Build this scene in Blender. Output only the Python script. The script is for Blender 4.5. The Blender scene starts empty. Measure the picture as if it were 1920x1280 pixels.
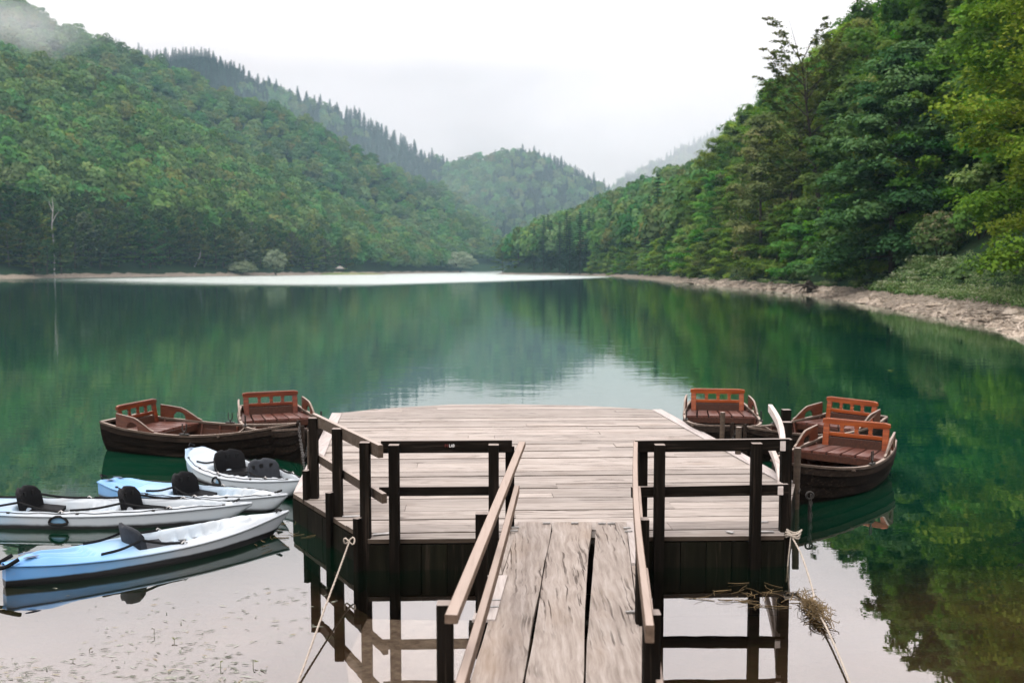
import bpy, math, random
import numpy as np
from mathutils import Vector, Matrix, Euler

R = math.radians
PI = math.pi
scene = bpy.context.scene
COL = scene.collection

# ------------------------------------------------------------------ helpers
def fbm(x, y, seed=0, octv=4, f=1.0, gain=0.5):
    """smooth pseudo noise from sums of rotated sines, works on arrays"""
    rs = np.random.RandomState(seed)
    out = 0.0; a = 1.0
    for o in range(octv):
        for k in range(3):
            th = rs.uniform(0, 2 * PI); ph = rs.uniform(0, 2 * PI); w = f * rs.uniform(0.7, 1.3)
            th2 = rs.uniform(0, 2 * PI); ph2 = rs.uniform(0, 2 * PI)
            out = out + a / 3 * np.sin(w * (x * math.cos(th) + y * math.sin(th)) + ph
                                       + 0.8 * np.sin(0.6 * w * (x * math.cos(th2) + y * math.sin(th2)) + ph2))
        f *= 2.03; a *= gain
    return out


def smooth(t):
    t = np.clip(t, 0, 1)
    return t * t * (3 - 2 * t)


def cr(pts, n):
    """Catmull-Rom resample of control points to n points"""
    P = np.array(pts, float)
    if len(P) < 3:
        t = np.linspace(0, 1, n)[:, None]
        return P[0] * (1 - t) + P[-1] * t
    P = np.vstack([2 * P[0] - P[1], P, 2 * P[-1] - P[-2]])
    m = len(P) - 3
    out = []
    for t in np.linspace(0, m - 1e-9, n):
        i = int(t); u = t - i
        p0, p1, p2, p3 = P[i:i + 4]
        out.append(0.5 * (2 * p1 + (p2 - p0) * u + (2 * p0 - 5 * p1 + 4 * p2 - p3) * u * u + (3 * p1 - p0 - 3 * p2 + p3) * u ** 3))
    return np.array(out)


def mesh_np(name, V, faces, mats, mi=None, tint=None, smooth_=False):
    """faces: list of (k,n) int arrays with constant n each, or one array"""
    me = bpy.data.meshes.new(name)
    if isinstance(faces, np.ndarray):
        faces = [faces]
    loops = np.concatenate([f.ravel() for f in faces]).astype(np.int32)
    tot = np.concatenate([np.full(len(f), f.shape[1]) for f in faces]).astype(np.int32)
    start = np.concatenate([[0], np.cumsum(tot)[:-1]]).astype(np.int32)
    V = np.asarray(V, np.float32)
    me.vertices.add(len(V)); me.vertices.foreach_set('co', V.ravel())
    me.loops.add(len(loops)); me.loops.foreach_set('vertex_index', loops)
    me.polygons.add(len(tot)); me.polygons.foreach_set('loop_start', start)
    try:
        me.polygons.foreach_set('loop_total', tot)
    except Exception:
        pass
    for m in (mats if isinstance(mats, (list, tuple)) else [mats]):
        me.materials.append(m)
    if mi is not None:
        me.polygons.foreach_set('material_index', np.asarray(mi, np.int32))
    if tint is not None:
        a = me.attributes.new('tint', 'FLOAT', 'FACE')
        a.data.foreach_set('value', np.asarray(tint, np.float32))
    if smooth_:
        me.polygons.foreach_set('use_smooth', np.ones(len(tot), bool))
    me.update(calc_edges=True)
    me.validate()
    return me


def link(name, me, parent=None):
    o = bpy.data.objects.new(name, me)
    COL.objects.link(o)
    if parent is not None:
        o.parent = parent
    return o


def tag(o, label=None, cat=None, group=None, kind=None):
    if label: o['label'] = label
    if cat: o['category'] = cat
    if group: o['group'] = group
    if kind: o['kind'] = kind
    return o


def thing(name, label, cat, loc=(0, 0, 0), rz=0.0, group=None):
    o = bpy.data.objects.new(name, None); COL.objects.link(o)
    o.empty_display_size = 0.1
    o.location = loc; o.rotation_euler = (0, 0, rz)
    return tag(o, label, cat, group)


def copy_tree(o, parent=None):
    c = o.copy(); COL.objects.link(c)
    if parent is not None:
        c.parent = parent
    for ch in list(o.children):
        copy_tree(ch, c)
    return c


class MB:
    """collects shapes into one mesh; off is subtracted from every point (world -> local)"""
    def __init__(s, off=(0, 0, 0)):
        s.v = []; s.f = []; s.m = []; s.t = []; s.off = np.array(off, float); s.sm = []

    def add(s, verts, faces, mi=0, tint=0.5, sm=False):
        b = len(s.v)
        s.v += [tuple(np.array(p, float) - s.off) for p in verts]
        s.f += [tuple(b + i for i in f) for f in faces]
        s.m += [mi] * len(faces); s.t += [tint] * len(faces); s.sm += [sm] * len(faces)

    def prism(s, pts, lo, hi, mi=0, tint=0.5, smi=None):
        """polygon in xy extruded in z"""
        n = len(pts)
        v = [(p[0], p[1], lo) for p in pts] + [(p[0], p[1], hi) for p in pts]
        s.add(v, [tuple(range(n - 1, -1, -1)), tuple(range(n, 2 * n))], mi, tint)
        s.add(v, [(i, (i + 1) % n, n + (i + 1) % n, n + i) for i in range(n)], mi if smi is None else smi, tint)

    def box(s, c, d, rz=0.0, mi=0, tint=0.5, M=None):
        hx, hy, hz = d[0] / 2, d[1] / 2, d[2] / 2
        v = [Vector((x, y, z)) for z in (-hz, hz) for x, y in ((-hx, -hy), (hx, -hy), (hx, hy), (-hx, hy))]
        m = M if M is not None else Matrix.Rotation(rz, 3, 'Z')
        v = [tuple((m @ p) + Vector(c)) for p in v]
        s.add(v, [(3, 2, 1, 0), (4, 5, 6, 7), (0, 1, 5, 4), (1, 2, 6, 5), (2, 3, 7, 6), (3, 0, 4, 7)], mi, tint)

    def beam(s, p0, p1, w, h, mi=0, tint=0.5, up=(0, 0, 1), n=1, bend=0.0, bev=0.12):
        """rectangular bar with slightly bevelled long edges"""
        p0 = np.array(p0, float); p1 = np.array(p1, float)
        d = p1 - p0; L = np.linalg.norm(d); d = d / L
        up = np.array(up, float)
        sd = np.cross(d, up)
        if np.linalg.norm(sd) < 1e-4:
            sd = np.array((1.0, 0, 0))
        sd /= np.linalg.norm(sd); u = np.cross(sd, d)
        c = bev * min(w, h)
        pr = [(-w / 2 + c, -h / 2), (w / 2 - c, -h / 2), (w / 2, -h / 2 + c), (w / 2, h / 2 - c), (w / 2 - c, h / 2), (-w / 2 + c, h / 2), (-w / 2, h / 2 - c), (-w / 2, -h / 2 + c)]
        v = []
        for i in range(n + 1):
            t = i / n
            q = p0 + d * L * t + sd * bend * math.sin(PI * t)
            v += [q + sd * a + u * b for a, b in pr]
        f = [tuple(range(8)), tuple(8 * n + k for k in range(7, -1, -1))]
        for i in range(n):
            f += [(8 * i + k, 8 * i + 8 + k, 8 * i + 8 + (k + 1) % 8, 8 * i + (k + 1) % 8) for k in range(8)]
        s.add(v, f, mi, tint)

    def tube(s, path, r, n=8, mi=0, tint=0.5, cap=True, sm=True):
        P = np.array(path, float); m = len(P)
        rad = np.full(m, r) if np.isscalar(r) else np.array(r, float)
        T = np.gradient(P, axis=0); T /= (np.linalg.norm(T, axis=1)[:, None] + 1e-9)
        a = np.array((0, 0, 1.0)) if abs(T[0][2]) < 0.9 else np.array((1.0, 0, 0))
        v = []
        N = np.cross(T[0], a); N /= np.linalg.norm(N)
        for i in range(m):
            N = N - T[i] * np.dot(N, T[i]); N /= (np.linalg.norm(N) + 1e-9)
            B = np.cross(T[i], N)
            v += [P[i] + rad[i] * (math.cos(2 * PI * k / n) * N + math.sin(2 * PI * k / n) * B) for k in range(n)]
        f = []
        for i in range(m - 1):
            f += [(i * n + k, i * n + (k + 1) % n, i * n + n + (k + 1) % n, i * n + n + k) for k in range(n)]
        s.add(v, f, mi, tint, sm)
        if cap:
            s.add(v[:n], [tuple(range(n - 1, -1, -1))], mi, tint)
            s.add(v[-n:], [tuple(range(n))], mi, tint)

    def loft(s, rings, mi=0, tint=0.5, closed=False, sm=True, flip=False):
        n = len(rings[0]); v = [p for r in rings for p in r]; f = []
        for i in range(len(rings) - 1):
            for k in range(n if closed else n - 1):
                q = (i * n + k, i * n + (k + 1) % n, i * n + n + (k + 1) % n, i * n + n + k)
                f.append(q[::-1] if flip else q)
        s.add(v, f, mi, tint, sm)

    def build(s, name, mats, parent=None):
        me = bpy.data.meshes.new(name)
        me.from_pydata(s.v, [], s.f)
        for m in (mats if isinstance(mats, (list, tuple)) else [mats]):
            me.materials.append(m)
        me.polygons.foreach_set('material_index', s.m)
        me.polygons.foreach_set('use_smooth', s.sm)
        a = me.attributes.new('tint', 'FLOAT', 'FACE'); a.data.foreach_set('value', s.t)
        me.update()
        return link(name, me, parent)


# ------------------------------------------------------------------ materials
class NT:
    def __init__(s, name):
        s.m = bpy.data.materials.new(name); s.m.use_nodes = True
        s.t = s.m.node_tree; s.t.nodes.clear()
        s.out = s.n('ShaderNodeOutputMaterial')

    def n(s, typ, **kw):
        nd = s.t.nodes.new(typ)
        for k, v in kw.items():
            if k in nd.inputs.keys() if isinstance(k, str) else False:
                pass
            setattr(nd, k, v)
        return nd

    def l(s, a, b):
        s.t.links.new(a, b)

    def val(s, sock, v):
        if hasattr(v, 'is_output') or isinstance(v, bpy.types.NodeSocket):
            s.l(v, sock)
        else:
            if isinstance(v, (tuple, list)) and len(v) == 3 and sock.type == 'RGBA':
                v = (*v, 1)
            sock.default_value = v

    def math(s, op, a, b=0.0, c=None, clamp=False):
        nd = s.n('ShaderNodeMath', operation=op); nd.use_clamp = clamp
        s.val(nd.inputs[0], a); s.val(nd.inputs[1], b)
        if c is not None: s.val(nd.inputs[2], c)
        return nd.outputs[0]

    def mix(s, f, a, b, blend='MIX'):
        nd = s.n('ShaderNodeMix', data_type='RGBA', blend_type=blend)
        s.val(nd.inputs[0], f); s.val(nd.inputs[6], a); s.val(nd.inputs[7], b)
        return nd.outputs[2]

    def noise(s, vec, scale, detail=4, rough=0.55, dist=0.0):
        nd = s.n('ShaderNodeTexNoise'); s.l(vec, nd.inputs['Vector'])
        nd.inputs['Scale'].default_value = scale; nd.inputs['Detail'].default_value = detail
        nd.inputs['Roughness'].default_value = rough; nd.inputs['Distortion'].default_value = dist
        return nd.outputs[0]

    def map(s, vec, scale=(1, 1, 1), rot=(0, 0, 0), loc=(0, 0, 0)):
        nd = s.n('ShaderNodeMapping'); s.l(vec, nd.inputs[0])
        nd.inputs['Scale'].default_value = scale; nd.inputs['Rotation'].default_value = rot
        nd.inputs['Location'].default_value = loc
        return nd.outputs[0]

    def ramp(s, f, stops):
        nd = s.n('ShaderNodeValToRGB'); s.val(nd.inputs[0], f)
        e = nd.color_ramp.elements
        while len(e) < len(stops): e.new(0.5)
        for el, (p, c) in zip(e, stops):
            el.position = p; el.color = (*c, 1) if len(c) == 3 else c
        return nd.outputs[0]

    def rng(s, v, a, b, c=0.0, d=1.0):
        nd = s.n('ShaderNodeMapRange'); s.val(nd.inputs[0], v)
        for i, x in enumerate((a, b, c, d)): nd.inputs[i + 1].default_value = x
        return nd.outputs[0]

    def obj(s):
        return s.n('ShaderNodeTexCoord').outputs['Object']

    def attr(s, nm='tint'):
        nd = s.n('ShaderNodeAttribute'); nd.attribute_name = nm
        return nd.outputs['Fac']

    def bump(s, h, strength=0.3, dist=0.01):
        nd = s.n('ShaderNodeBump'); s.l(h, nd.inputs['Height'])
        nd.inputs['Strength'].default_value = strength; nd.inputs['Distance'].default_value = dist
        return nd.outputs[0]

    def bsdf(s, col, rough=0.6, normal=None, spec=0.4, metal=0.0, coat=0.0):
        nd = s.n('ShaderNodeBsdfPrincipled')
        s.val(nd.inputs['Base Color'], col); s.val(nd.inputs['Roughness'], rough)
        nd.inputs['Specular IOR Level'].default_value = spec; nd.inputs['Metallic'].default_value = metal
        nd.inputs['Coat Weight'].default_value = coat
        if normal is not None: s.l(normal, nd.inputs['Normal'])
        s.l(nd.outputs[0], s.out.inputs[0])
        return nd


def plain(name, col, rough=0.5, metal=0.0, spec=0.4, var=0.25, scale=6.0):
    k = NT(name); o = k.obj()
    nz = k.noise(o, scale, 4)
    c = k.mix(k.rng(nz, 0.3, 0.7), tuple(x * (1 - var) for x in col), tuple(min(1, x * (1 + var)) for x in col))
    k.bsdf(c, rough, k.bump(nz, 0.1, 0.01), spec, metal)
    return k.m


def wood(name, cols, along='x', crack=0.5, rough=0.75, tintamt=0.35, stain=(0.16, 0.115, 0.08), stainamt=0.35, spec=0.25, top=None, fine=1.0, knots=0.0):
    """weathered timber: streaks along one axis, hairline checks, blotchy stains, board to board variation"""
    k = NT(name); o = k.obj(); t = k.attr()
    # shift texture from board to board
    cx = k.n('ShaderNodeCombineXYZ'); k.l(k.math('MULTIPLY', t, 37.0), cx.inputs[0]); k.l(k.math('MULTIPLY', t, 53.0), cx.inputs[1]); k.l(k.math('MULTIPLY', t, 71.0), cx.inputs[2])
    va = k.n('ShaderNodeVectorMath', operation='ADD'); k.l(o, va.inputs[0]); k.l(cx.outputs[0], va.inputs[1])
    p = va.outputs[0]
    sc = {'x': (1, 16, 16), 'y': (16, 1, 16), 'z': (16, 16, 1)}[along]
    warp = k.noise(p, 1.6, 2)
    wv = k.n('ShaderNodeVectorMath', operation='ADD'); k.l(p, wv.inputs[0])
    ws = k.n('ShaderNodeVectorMath', operation='SCALE'); cw = k.n('ShaderNodeCombineXYZ')
    k.l(warp, cw.inputs[0]); k.l(warp, cw.inputs[1]); k.l(warp, cw.inputs[2])
    k.l(cw.outputs[0], ws.inputs[0]); ws.inputs['Scale'].default_value = 0.06 + 0.06 * knots
    k.l(ws.outputs[0], wv.inputs[1])
    q = k.map(wv.outputs[0], tuple(fine * x for x in sc))
    g = k.noise(q, 1.8, 7, 0.65)
    g2 = k.noise(k.map(wv.outputs[0], tuple(fine * (2.6 * x if x > 2 else 0.8) for x in sc)), 1.0, 3, 0.5)
    col = k.ramp(g, [(0.25, cols[0]), (0.5, cols[1]), (0.72, cols[2])])
    # hairline cracks
    cm = k.math('MULTIPLY', k.rng(g2, 0.57, 0.64), k.rng(k.noise(p, 1.3, 2), 0.40, 0.60))
    cm = k.math('MULTIPLY', cm, crack)
    col = k.mix(cm, col, (0.05, 0.038, 0.03))
    st = k.rng(k.noise(k.map(p, tuple(1.0 if x > 2 else 0.4 for x in sc)), 2.3, 5, 0.6), 0.52, 0.74)
    col = k.mix(k.math('MULTIPLY', st, stainamt), col, stain)
    if knots:
        vo = k.n('ShaderNodeTexVoronoi'); k.l(k.map(p, tuple(2.2 if x > 2 else 0.8 for x in sc)), vo.inputs['Vector']); vo.inputs['Scale'].default_value = 1.0
        kn = k.rng(vo.outputs['Distance'], 0.03, 0.075, 1.0, 0.0)
        col = k.mix(k.math('MULTIPLY', kn, knots), col, (0.035, 0.024, 0.018))
    br = k.rng(t, 0, 1, 1 - tintamt, 1 + tintamt * 0.4)
    hs = k.n('ShaderNodeHueSaturation'); k.l(col, hs.inputs['Color']); k.l(br, hs.inputs['Value'])
    col = hs.outputs[0]
    if top is not None:   # upward faces painted paler: sky reflecting off the tops, plus bleached wood
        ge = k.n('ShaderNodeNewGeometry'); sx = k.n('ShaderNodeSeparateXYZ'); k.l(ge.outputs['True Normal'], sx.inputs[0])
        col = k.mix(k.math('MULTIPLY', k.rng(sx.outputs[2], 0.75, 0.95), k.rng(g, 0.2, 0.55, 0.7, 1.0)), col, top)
    h = k.math('SUBTRACT', g, k.math('MULTIPLY', cm, 1.5))
    k.bsdf(col, rough, k.bump(h, 0.5, 0.004), spec)
    return k.m


def leafmat(name, dark, mid, light, autumn=(0.14, 0.10, 0.02), aut=0.0, trans=0.35, huevar=0.035):
    k = NT(name); t = k.attr()
    oi = k.n('ShaderNodeObjectInfo')
    col = k.ramp(t, [(0.0, dark), (0.5, mid), (1.0, light)])
    hs = k.n('ShaderNodeHueSaturation'); k.l(col, hs.inputs['Color'])
    k.l(k.rng(oi.outputs['Random'], 0, 1, 0.5 - huevar, 0.5 + huevar), hs.inputs['Hue'])
    r2 = k.math('FRACT', k.math('MULTIPLY', oi.outputs['Random'], 17.31))
    k.l(k.rng(r2, 0, 1, 0.62, 1.38), hs.inputs['Value'])
    k.l(k.rng(k.math('FRACT', k.math('MULTIPLY', oi.outputs['Random'], 7.77)), 0, 1, 0.8, 1.08), hs.inputs['Saturation'])
    c = hs.outputs[0]
    if aut > 0:
        r3 = k.math('FRACT', k.math('MULTIPLY', oi.outputs['Random'], 91.7))
        c = k.mix(k.math('MULTIPLY', k.rng(r3, 1 - aut, 1.0), k.rng(t, 0.2, 0.9)), c, autumn)
    d = k.n('ShaderNodeBsdfDiffuse'); k.l(c, d.inputs[0])
    tr = k.n('ShaderNodeBsdfTranslucent')
    k.l(k.mix(1.0, c, (0.85, 1.0, 0.45), 'MULTIPLY'), tr.inputs[0])
    mx = k.n('ShaderNodeMixShader'); mx.inputs[0].default_value = trans
    k.l(d.outputs[0], mx.inputs[1]); k.l(tr.outputs[0], mx.inputs[2])
    k.l(mx.outputs[0], k.out.inputs[0])
    return k.m


M = {}
M['deck'] = wood('weathered_deck_wood', [(0.155, 0.130, 0.112), (0.28, 0.253, 0.227), (0.35, 0.322, 0.294)], 'x', 1.0, tintamt=0.26, stain=(0.15, 0.115, 0.088), stainamt=0.5, knots=0.7)
M['trim'] = wood('grey_trim_wood', [(0.27, 0.245, 0.235), (0.35, 0.32, 0.305), (0.41, 0.385, 0.37)], 'y', 0.4, tintamt=0.15)
M['plank'] = wood('sawn_plank_wood', [(0.13, 0.105, 0.087), (0.245, 0.214, 0.187), (0.33, 0.30, 0.272)], 'y', 1.0, tintamt=0.12, stain=(0.19, 0.135, 0.09), stainamt=0.5, fine=0.95, knots=0.75)
M['new_board'] = wood('pale_patch_board', [(0.27, 0.24, 0.22), (0.35, 0.32, 0.30), (0.40, 0.37, 0.35)], 'y', 0.3, tintamt=0.05, stainamt=0.1)
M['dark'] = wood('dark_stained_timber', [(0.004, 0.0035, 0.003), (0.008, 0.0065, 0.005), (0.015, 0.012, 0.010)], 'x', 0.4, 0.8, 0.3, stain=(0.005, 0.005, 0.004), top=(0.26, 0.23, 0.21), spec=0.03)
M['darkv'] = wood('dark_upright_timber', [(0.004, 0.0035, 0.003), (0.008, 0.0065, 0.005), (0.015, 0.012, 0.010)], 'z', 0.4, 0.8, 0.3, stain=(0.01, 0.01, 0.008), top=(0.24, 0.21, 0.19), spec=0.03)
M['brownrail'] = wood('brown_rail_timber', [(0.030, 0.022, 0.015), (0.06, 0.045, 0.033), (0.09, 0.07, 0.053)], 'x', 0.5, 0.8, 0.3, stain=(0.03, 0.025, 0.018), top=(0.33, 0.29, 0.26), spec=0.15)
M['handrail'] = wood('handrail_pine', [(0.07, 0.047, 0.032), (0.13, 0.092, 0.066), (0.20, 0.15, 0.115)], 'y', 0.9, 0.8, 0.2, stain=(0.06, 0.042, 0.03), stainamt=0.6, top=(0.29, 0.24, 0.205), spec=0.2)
M['palerail'] = wood('bleached_rail', [(0.38, 0.33, 0.30), (0.47, 0.42, 0.39), (0.54, 0.5, 0.47)], 'y', 0.4, 0.8, 0.1, stainamt=0.2)
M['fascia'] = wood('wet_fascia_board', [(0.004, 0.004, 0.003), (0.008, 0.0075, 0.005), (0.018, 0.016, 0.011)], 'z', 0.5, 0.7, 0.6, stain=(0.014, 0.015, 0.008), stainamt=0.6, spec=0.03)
M['steel'] = plain('galvanised_steel', (0.33, 0.33, 0.32), 0.45, 0.8, 0.5, 0.3, 20)
M['iron'] = plain('dark_iron', (0.035, 0.033, 0.03), 0.5, 0.6, 0.4, 0.4, 20)
M['rope'] = plain('pale_rope', (0.36, 0.32, 0.27), 0.9, 0, 0.1, 0.25, 60)
M['ropegrey'] = plain('greyed_rope', (0.33, 0.29, 0.245), 0.9, 0, 0.1, 0.3, 60)
M['ropewet'] = plain('wet_rope', (0.06, 0.055, 0.045), 0.7, 0, 0.2, 0.3, 60)
M['straw'] = plain('dry_weed', (0.13, 0.095, 0.05), 0.9, 0, 0.05, 0.5, 8)
M['bplast'] = plain('black_foam', (0.005, 0.0055, 0.0065), 0.6, 0, 0.08, 0.25, 12)
M['gplast'] = plain('grey_foam', (0.022, 0.026, 0.032), 0.6, 0, 0.12, 0.25, 12)
M['strap'] = plain('black_webbing', (0.006, 0.0065, 0.007), 0.7, 0, 0.2, 0.2, 30)
# boat timbers
M['hull_out'] = wood('weathered_hull_planks', [(0.003, 0.0024, 0.002), (0.0065, 0.005, 0.004), (0.018, 0.0125, 0.009)], 'x', 0.4, 0.6, 0.6, stain=(0.009, 0.006, 0.005), spec=0.02)
M['hull_side'] = wood('worn_hull_planks', [(0.008, 0.006, 0.005), (0.018, 0.013, 0.010), (0.04, 0.030, 0.023)], 'x', 0.5, 0.7, 0.3, stain=(0.025, 0.016, 0.011), spec=0.03)
M['hull_in'] = wood('varnished_inner_planks', [(0.018, 0.006, 0.003), (0.040, 0.013, 0.006), (0.075, 0.028, 0.014)], 'x', 0.3, 0.45, 0.3, stain=(0.02, 0.01, 0.006), spec=0.4)
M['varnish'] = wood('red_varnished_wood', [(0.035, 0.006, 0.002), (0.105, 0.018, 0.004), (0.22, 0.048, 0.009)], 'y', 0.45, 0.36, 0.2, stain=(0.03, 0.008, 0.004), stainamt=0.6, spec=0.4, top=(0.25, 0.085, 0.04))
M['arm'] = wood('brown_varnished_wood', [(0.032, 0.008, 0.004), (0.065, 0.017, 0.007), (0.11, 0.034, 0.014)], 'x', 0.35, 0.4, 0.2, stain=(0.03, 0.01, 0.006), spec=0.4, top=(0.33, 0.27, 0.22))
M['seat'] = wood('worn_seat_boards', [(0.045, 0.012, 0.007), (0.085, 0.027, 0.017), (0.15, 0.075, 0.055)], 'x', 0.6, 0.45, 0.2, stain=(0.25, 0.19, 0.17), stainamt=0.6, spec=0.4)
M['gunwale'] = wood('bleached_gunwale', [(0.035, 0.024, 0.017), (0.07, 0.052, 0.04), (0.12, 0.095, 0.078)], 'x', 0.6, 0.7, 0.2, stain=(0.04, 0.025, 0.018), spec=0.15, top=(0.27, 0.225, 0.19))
M['keel'] = plain('chalky_keel_paint', (0.42, 0.36, 0.30), 0.7, 0, 0.2, 0.3, 5)
M['bark'] = plain('grey_bark', (0.075, 0.062, 0.05), 0.9, 0, 0.1, 0.5, 1.5)
M['barkdark'] = plain('dark_bark', (0.035, 0.028, 0.022), 0.9, 0, 0.1, 0.5, 1.5)
M['deadwood'] = plain('bleached_dead_wood', (0.36, 0.34, 0.32), 0.85, 0, 0.1, 0.25, 1.5)
M['drift'] = plain('driftwood', (0.30, 0.26, 0.215), 0.9, 0, 0.1, 0.35, 4)
M['recess'] = plain('recess_navy', (0.03, 0.06, 0.12), 0.5)
M['roof'] = plain('shingle_roof', (0.20, 0.185, 0.17), 0.9, 0, 0.1, 0.3, 3)
M['leaf'] = leafmat('beech_leaves', (0.026, 0.096, 0.024), (0.108, 0.228, 0.040), (0.25, 0.325, 0.075), (0.27, 0.20, 0.05), 0.16, 0.5)
M['leafdark'] = leafmat('dark_beech_leaves', (0.016, 0.080, 0.028), (0.056, 0.165, 0.046), (0.145, 0.26, 0.085), huevar=0.01, aut=0.0)
M['leafyel'] = leafmat('yellowing_leaves', (0.04, 0.10, 0.016), (0.115, 0.19, 0.032), (0.23, 0.26, 0.05), huevar=0.008, aut=0.0)
M['leafolive'] = leafmat('olive_brown_leaves', (0.05, 0.09, 0.022), (0.13, 0.165, 0.048), (0.24, 0.22, 0.08), huevar=0.01)
M['leafhill'] = leafmat('hill_forest_leaves', (0.014, 0.060, 0.025), (0.068, 0.156, 0.043), (0.190, 0.230, 0.064), (0.20, 0.145, 0.045), 0.25, 0.25)
M['needle'] = leafmat('spruce_needles', (0.008, 0.026, 0.017), (0.019, 0.050, 0.030), (0.042, 0.085, 0.048), trans=0.1, huevar=0.01)
M['willow'] = leafmat('silver_willow_leaves', (0.06, 0.09, 0.055), (0.14, 0.18, 0.11), (0.25, 0.28, 0.19), huevar=0.01)
M['shrub'] = leafmat('bank_shrub_leaves', (0.03, 0.08, 0.016), (0.09, 0.17, 0.04), (0.18, 0.26, 0.08), huevar=0.02)
M['cream'] = leafmat('cream_shrub_flowers', (0.10, 0.13, 0.05), (0.22, 0.22, 0.10), (0.42, 0.38, 0.22), huevar=0.005)
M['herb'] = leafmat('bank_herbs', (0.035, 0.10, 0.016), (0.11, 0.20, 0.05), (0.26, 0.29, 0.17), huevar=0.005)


def ground_mat():
    k = NT('forest_floor'); o = k.obj()
    n1 = k.noise(o, 0.25, 6, 0.6); n2 = k.noise(o, 2.5, 5, 0.6)
    c = k.mix(k.rng(n1, 0.35, 0.65), (0.006, 0.022, 0.010), (0.018, 0.024, 0.012))
    c = k.mix(k.rng(n2, 0.4, 0.7), c, (0.012, 0.036, 0.012))
    k.bsdf(c, 0.95, k.bump(n2, 0.6, 0.2), 0.05)
    return k.m


def shore_mat():
    k = NT('stony_shore'); o = k.obj()
    n1 = k.noise(o, 0.5, 6, 0.65); n2 = k.noise(o, 5, 5, 0.6)
    vo = k.n('ShaderNodeTexVoronoi'); k.l(o, vo.inputs['Vector']); vo.inputs['Scale'].default_value = 3.2
    c = k.mix(k.rng(n1, 0.3, 0.7), (0.185, 0.155, 0.12), (0.33, 0.285, 0.235))
    c = k.mix(k.rng(n2, 0.45, 0.75), c, (0.40, 0.36, 0.31))
    c = k.mix(k.rng(vo.outputs['Distance'], 0.3, 0.75), c, (0.12, 0.10, 0.075))
    k.bsdf(c, 0.95, k.bump(k.math('SUBTRACT', n2, vo.outputs['Distance']), 0.9, 0.25), 0.1)
    return k.m


def rock_mat():
    k = NT('pale_bank_rock'); o = k.obj(); oi = k.n('ShaderNodeObjectInfo'); t = k.attr()
    n1 = k.noise(o, 1.2, 6, 0.65); n2 = k.noise(o, 7, 5, 0.6)
    c = k.mix(k.rng(n1, 0.3, 0.7), (0.20, 0.165, 0.125), (0.42, 0.37, 0.31))
    c = k.mix(k.rng(n2, 0.5, 0.75), c, (0.15, 0.125, 0.095))
    hs = k.n('ShaderNodeHueSaturation'); k.l(c, hs.inputs['Color']); k.l(k.rng(t, 0, 1, 0.65, 1.2), hs.inputs['Value'])
    k.bsdf(hs.outputs[0], 0.95, k.bump(n2, 0.8, 0.08), 0.1)
    return k.m


def bed_mat():
    k = NT('lakebed_mud'); o = k.obj()
    n1 = k.noise(o, 0.8, 6, 0.6); n2 = k.noise(o, 6, 5, 0.6)
    c = k.mix(k.rng(n1, 0.35, 0.65), (0.035, 0.024, 0.015), (0.085, 0.062, 0.042))
    c = k.mix(k.rng(n2, 0.5, 0.75), c, (0.045, 0.055, 0.022))
    k.bsdf(c, 0.95, k.bump(n2, 0.6, 0.05), 0.05)
    return k.m


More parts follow.
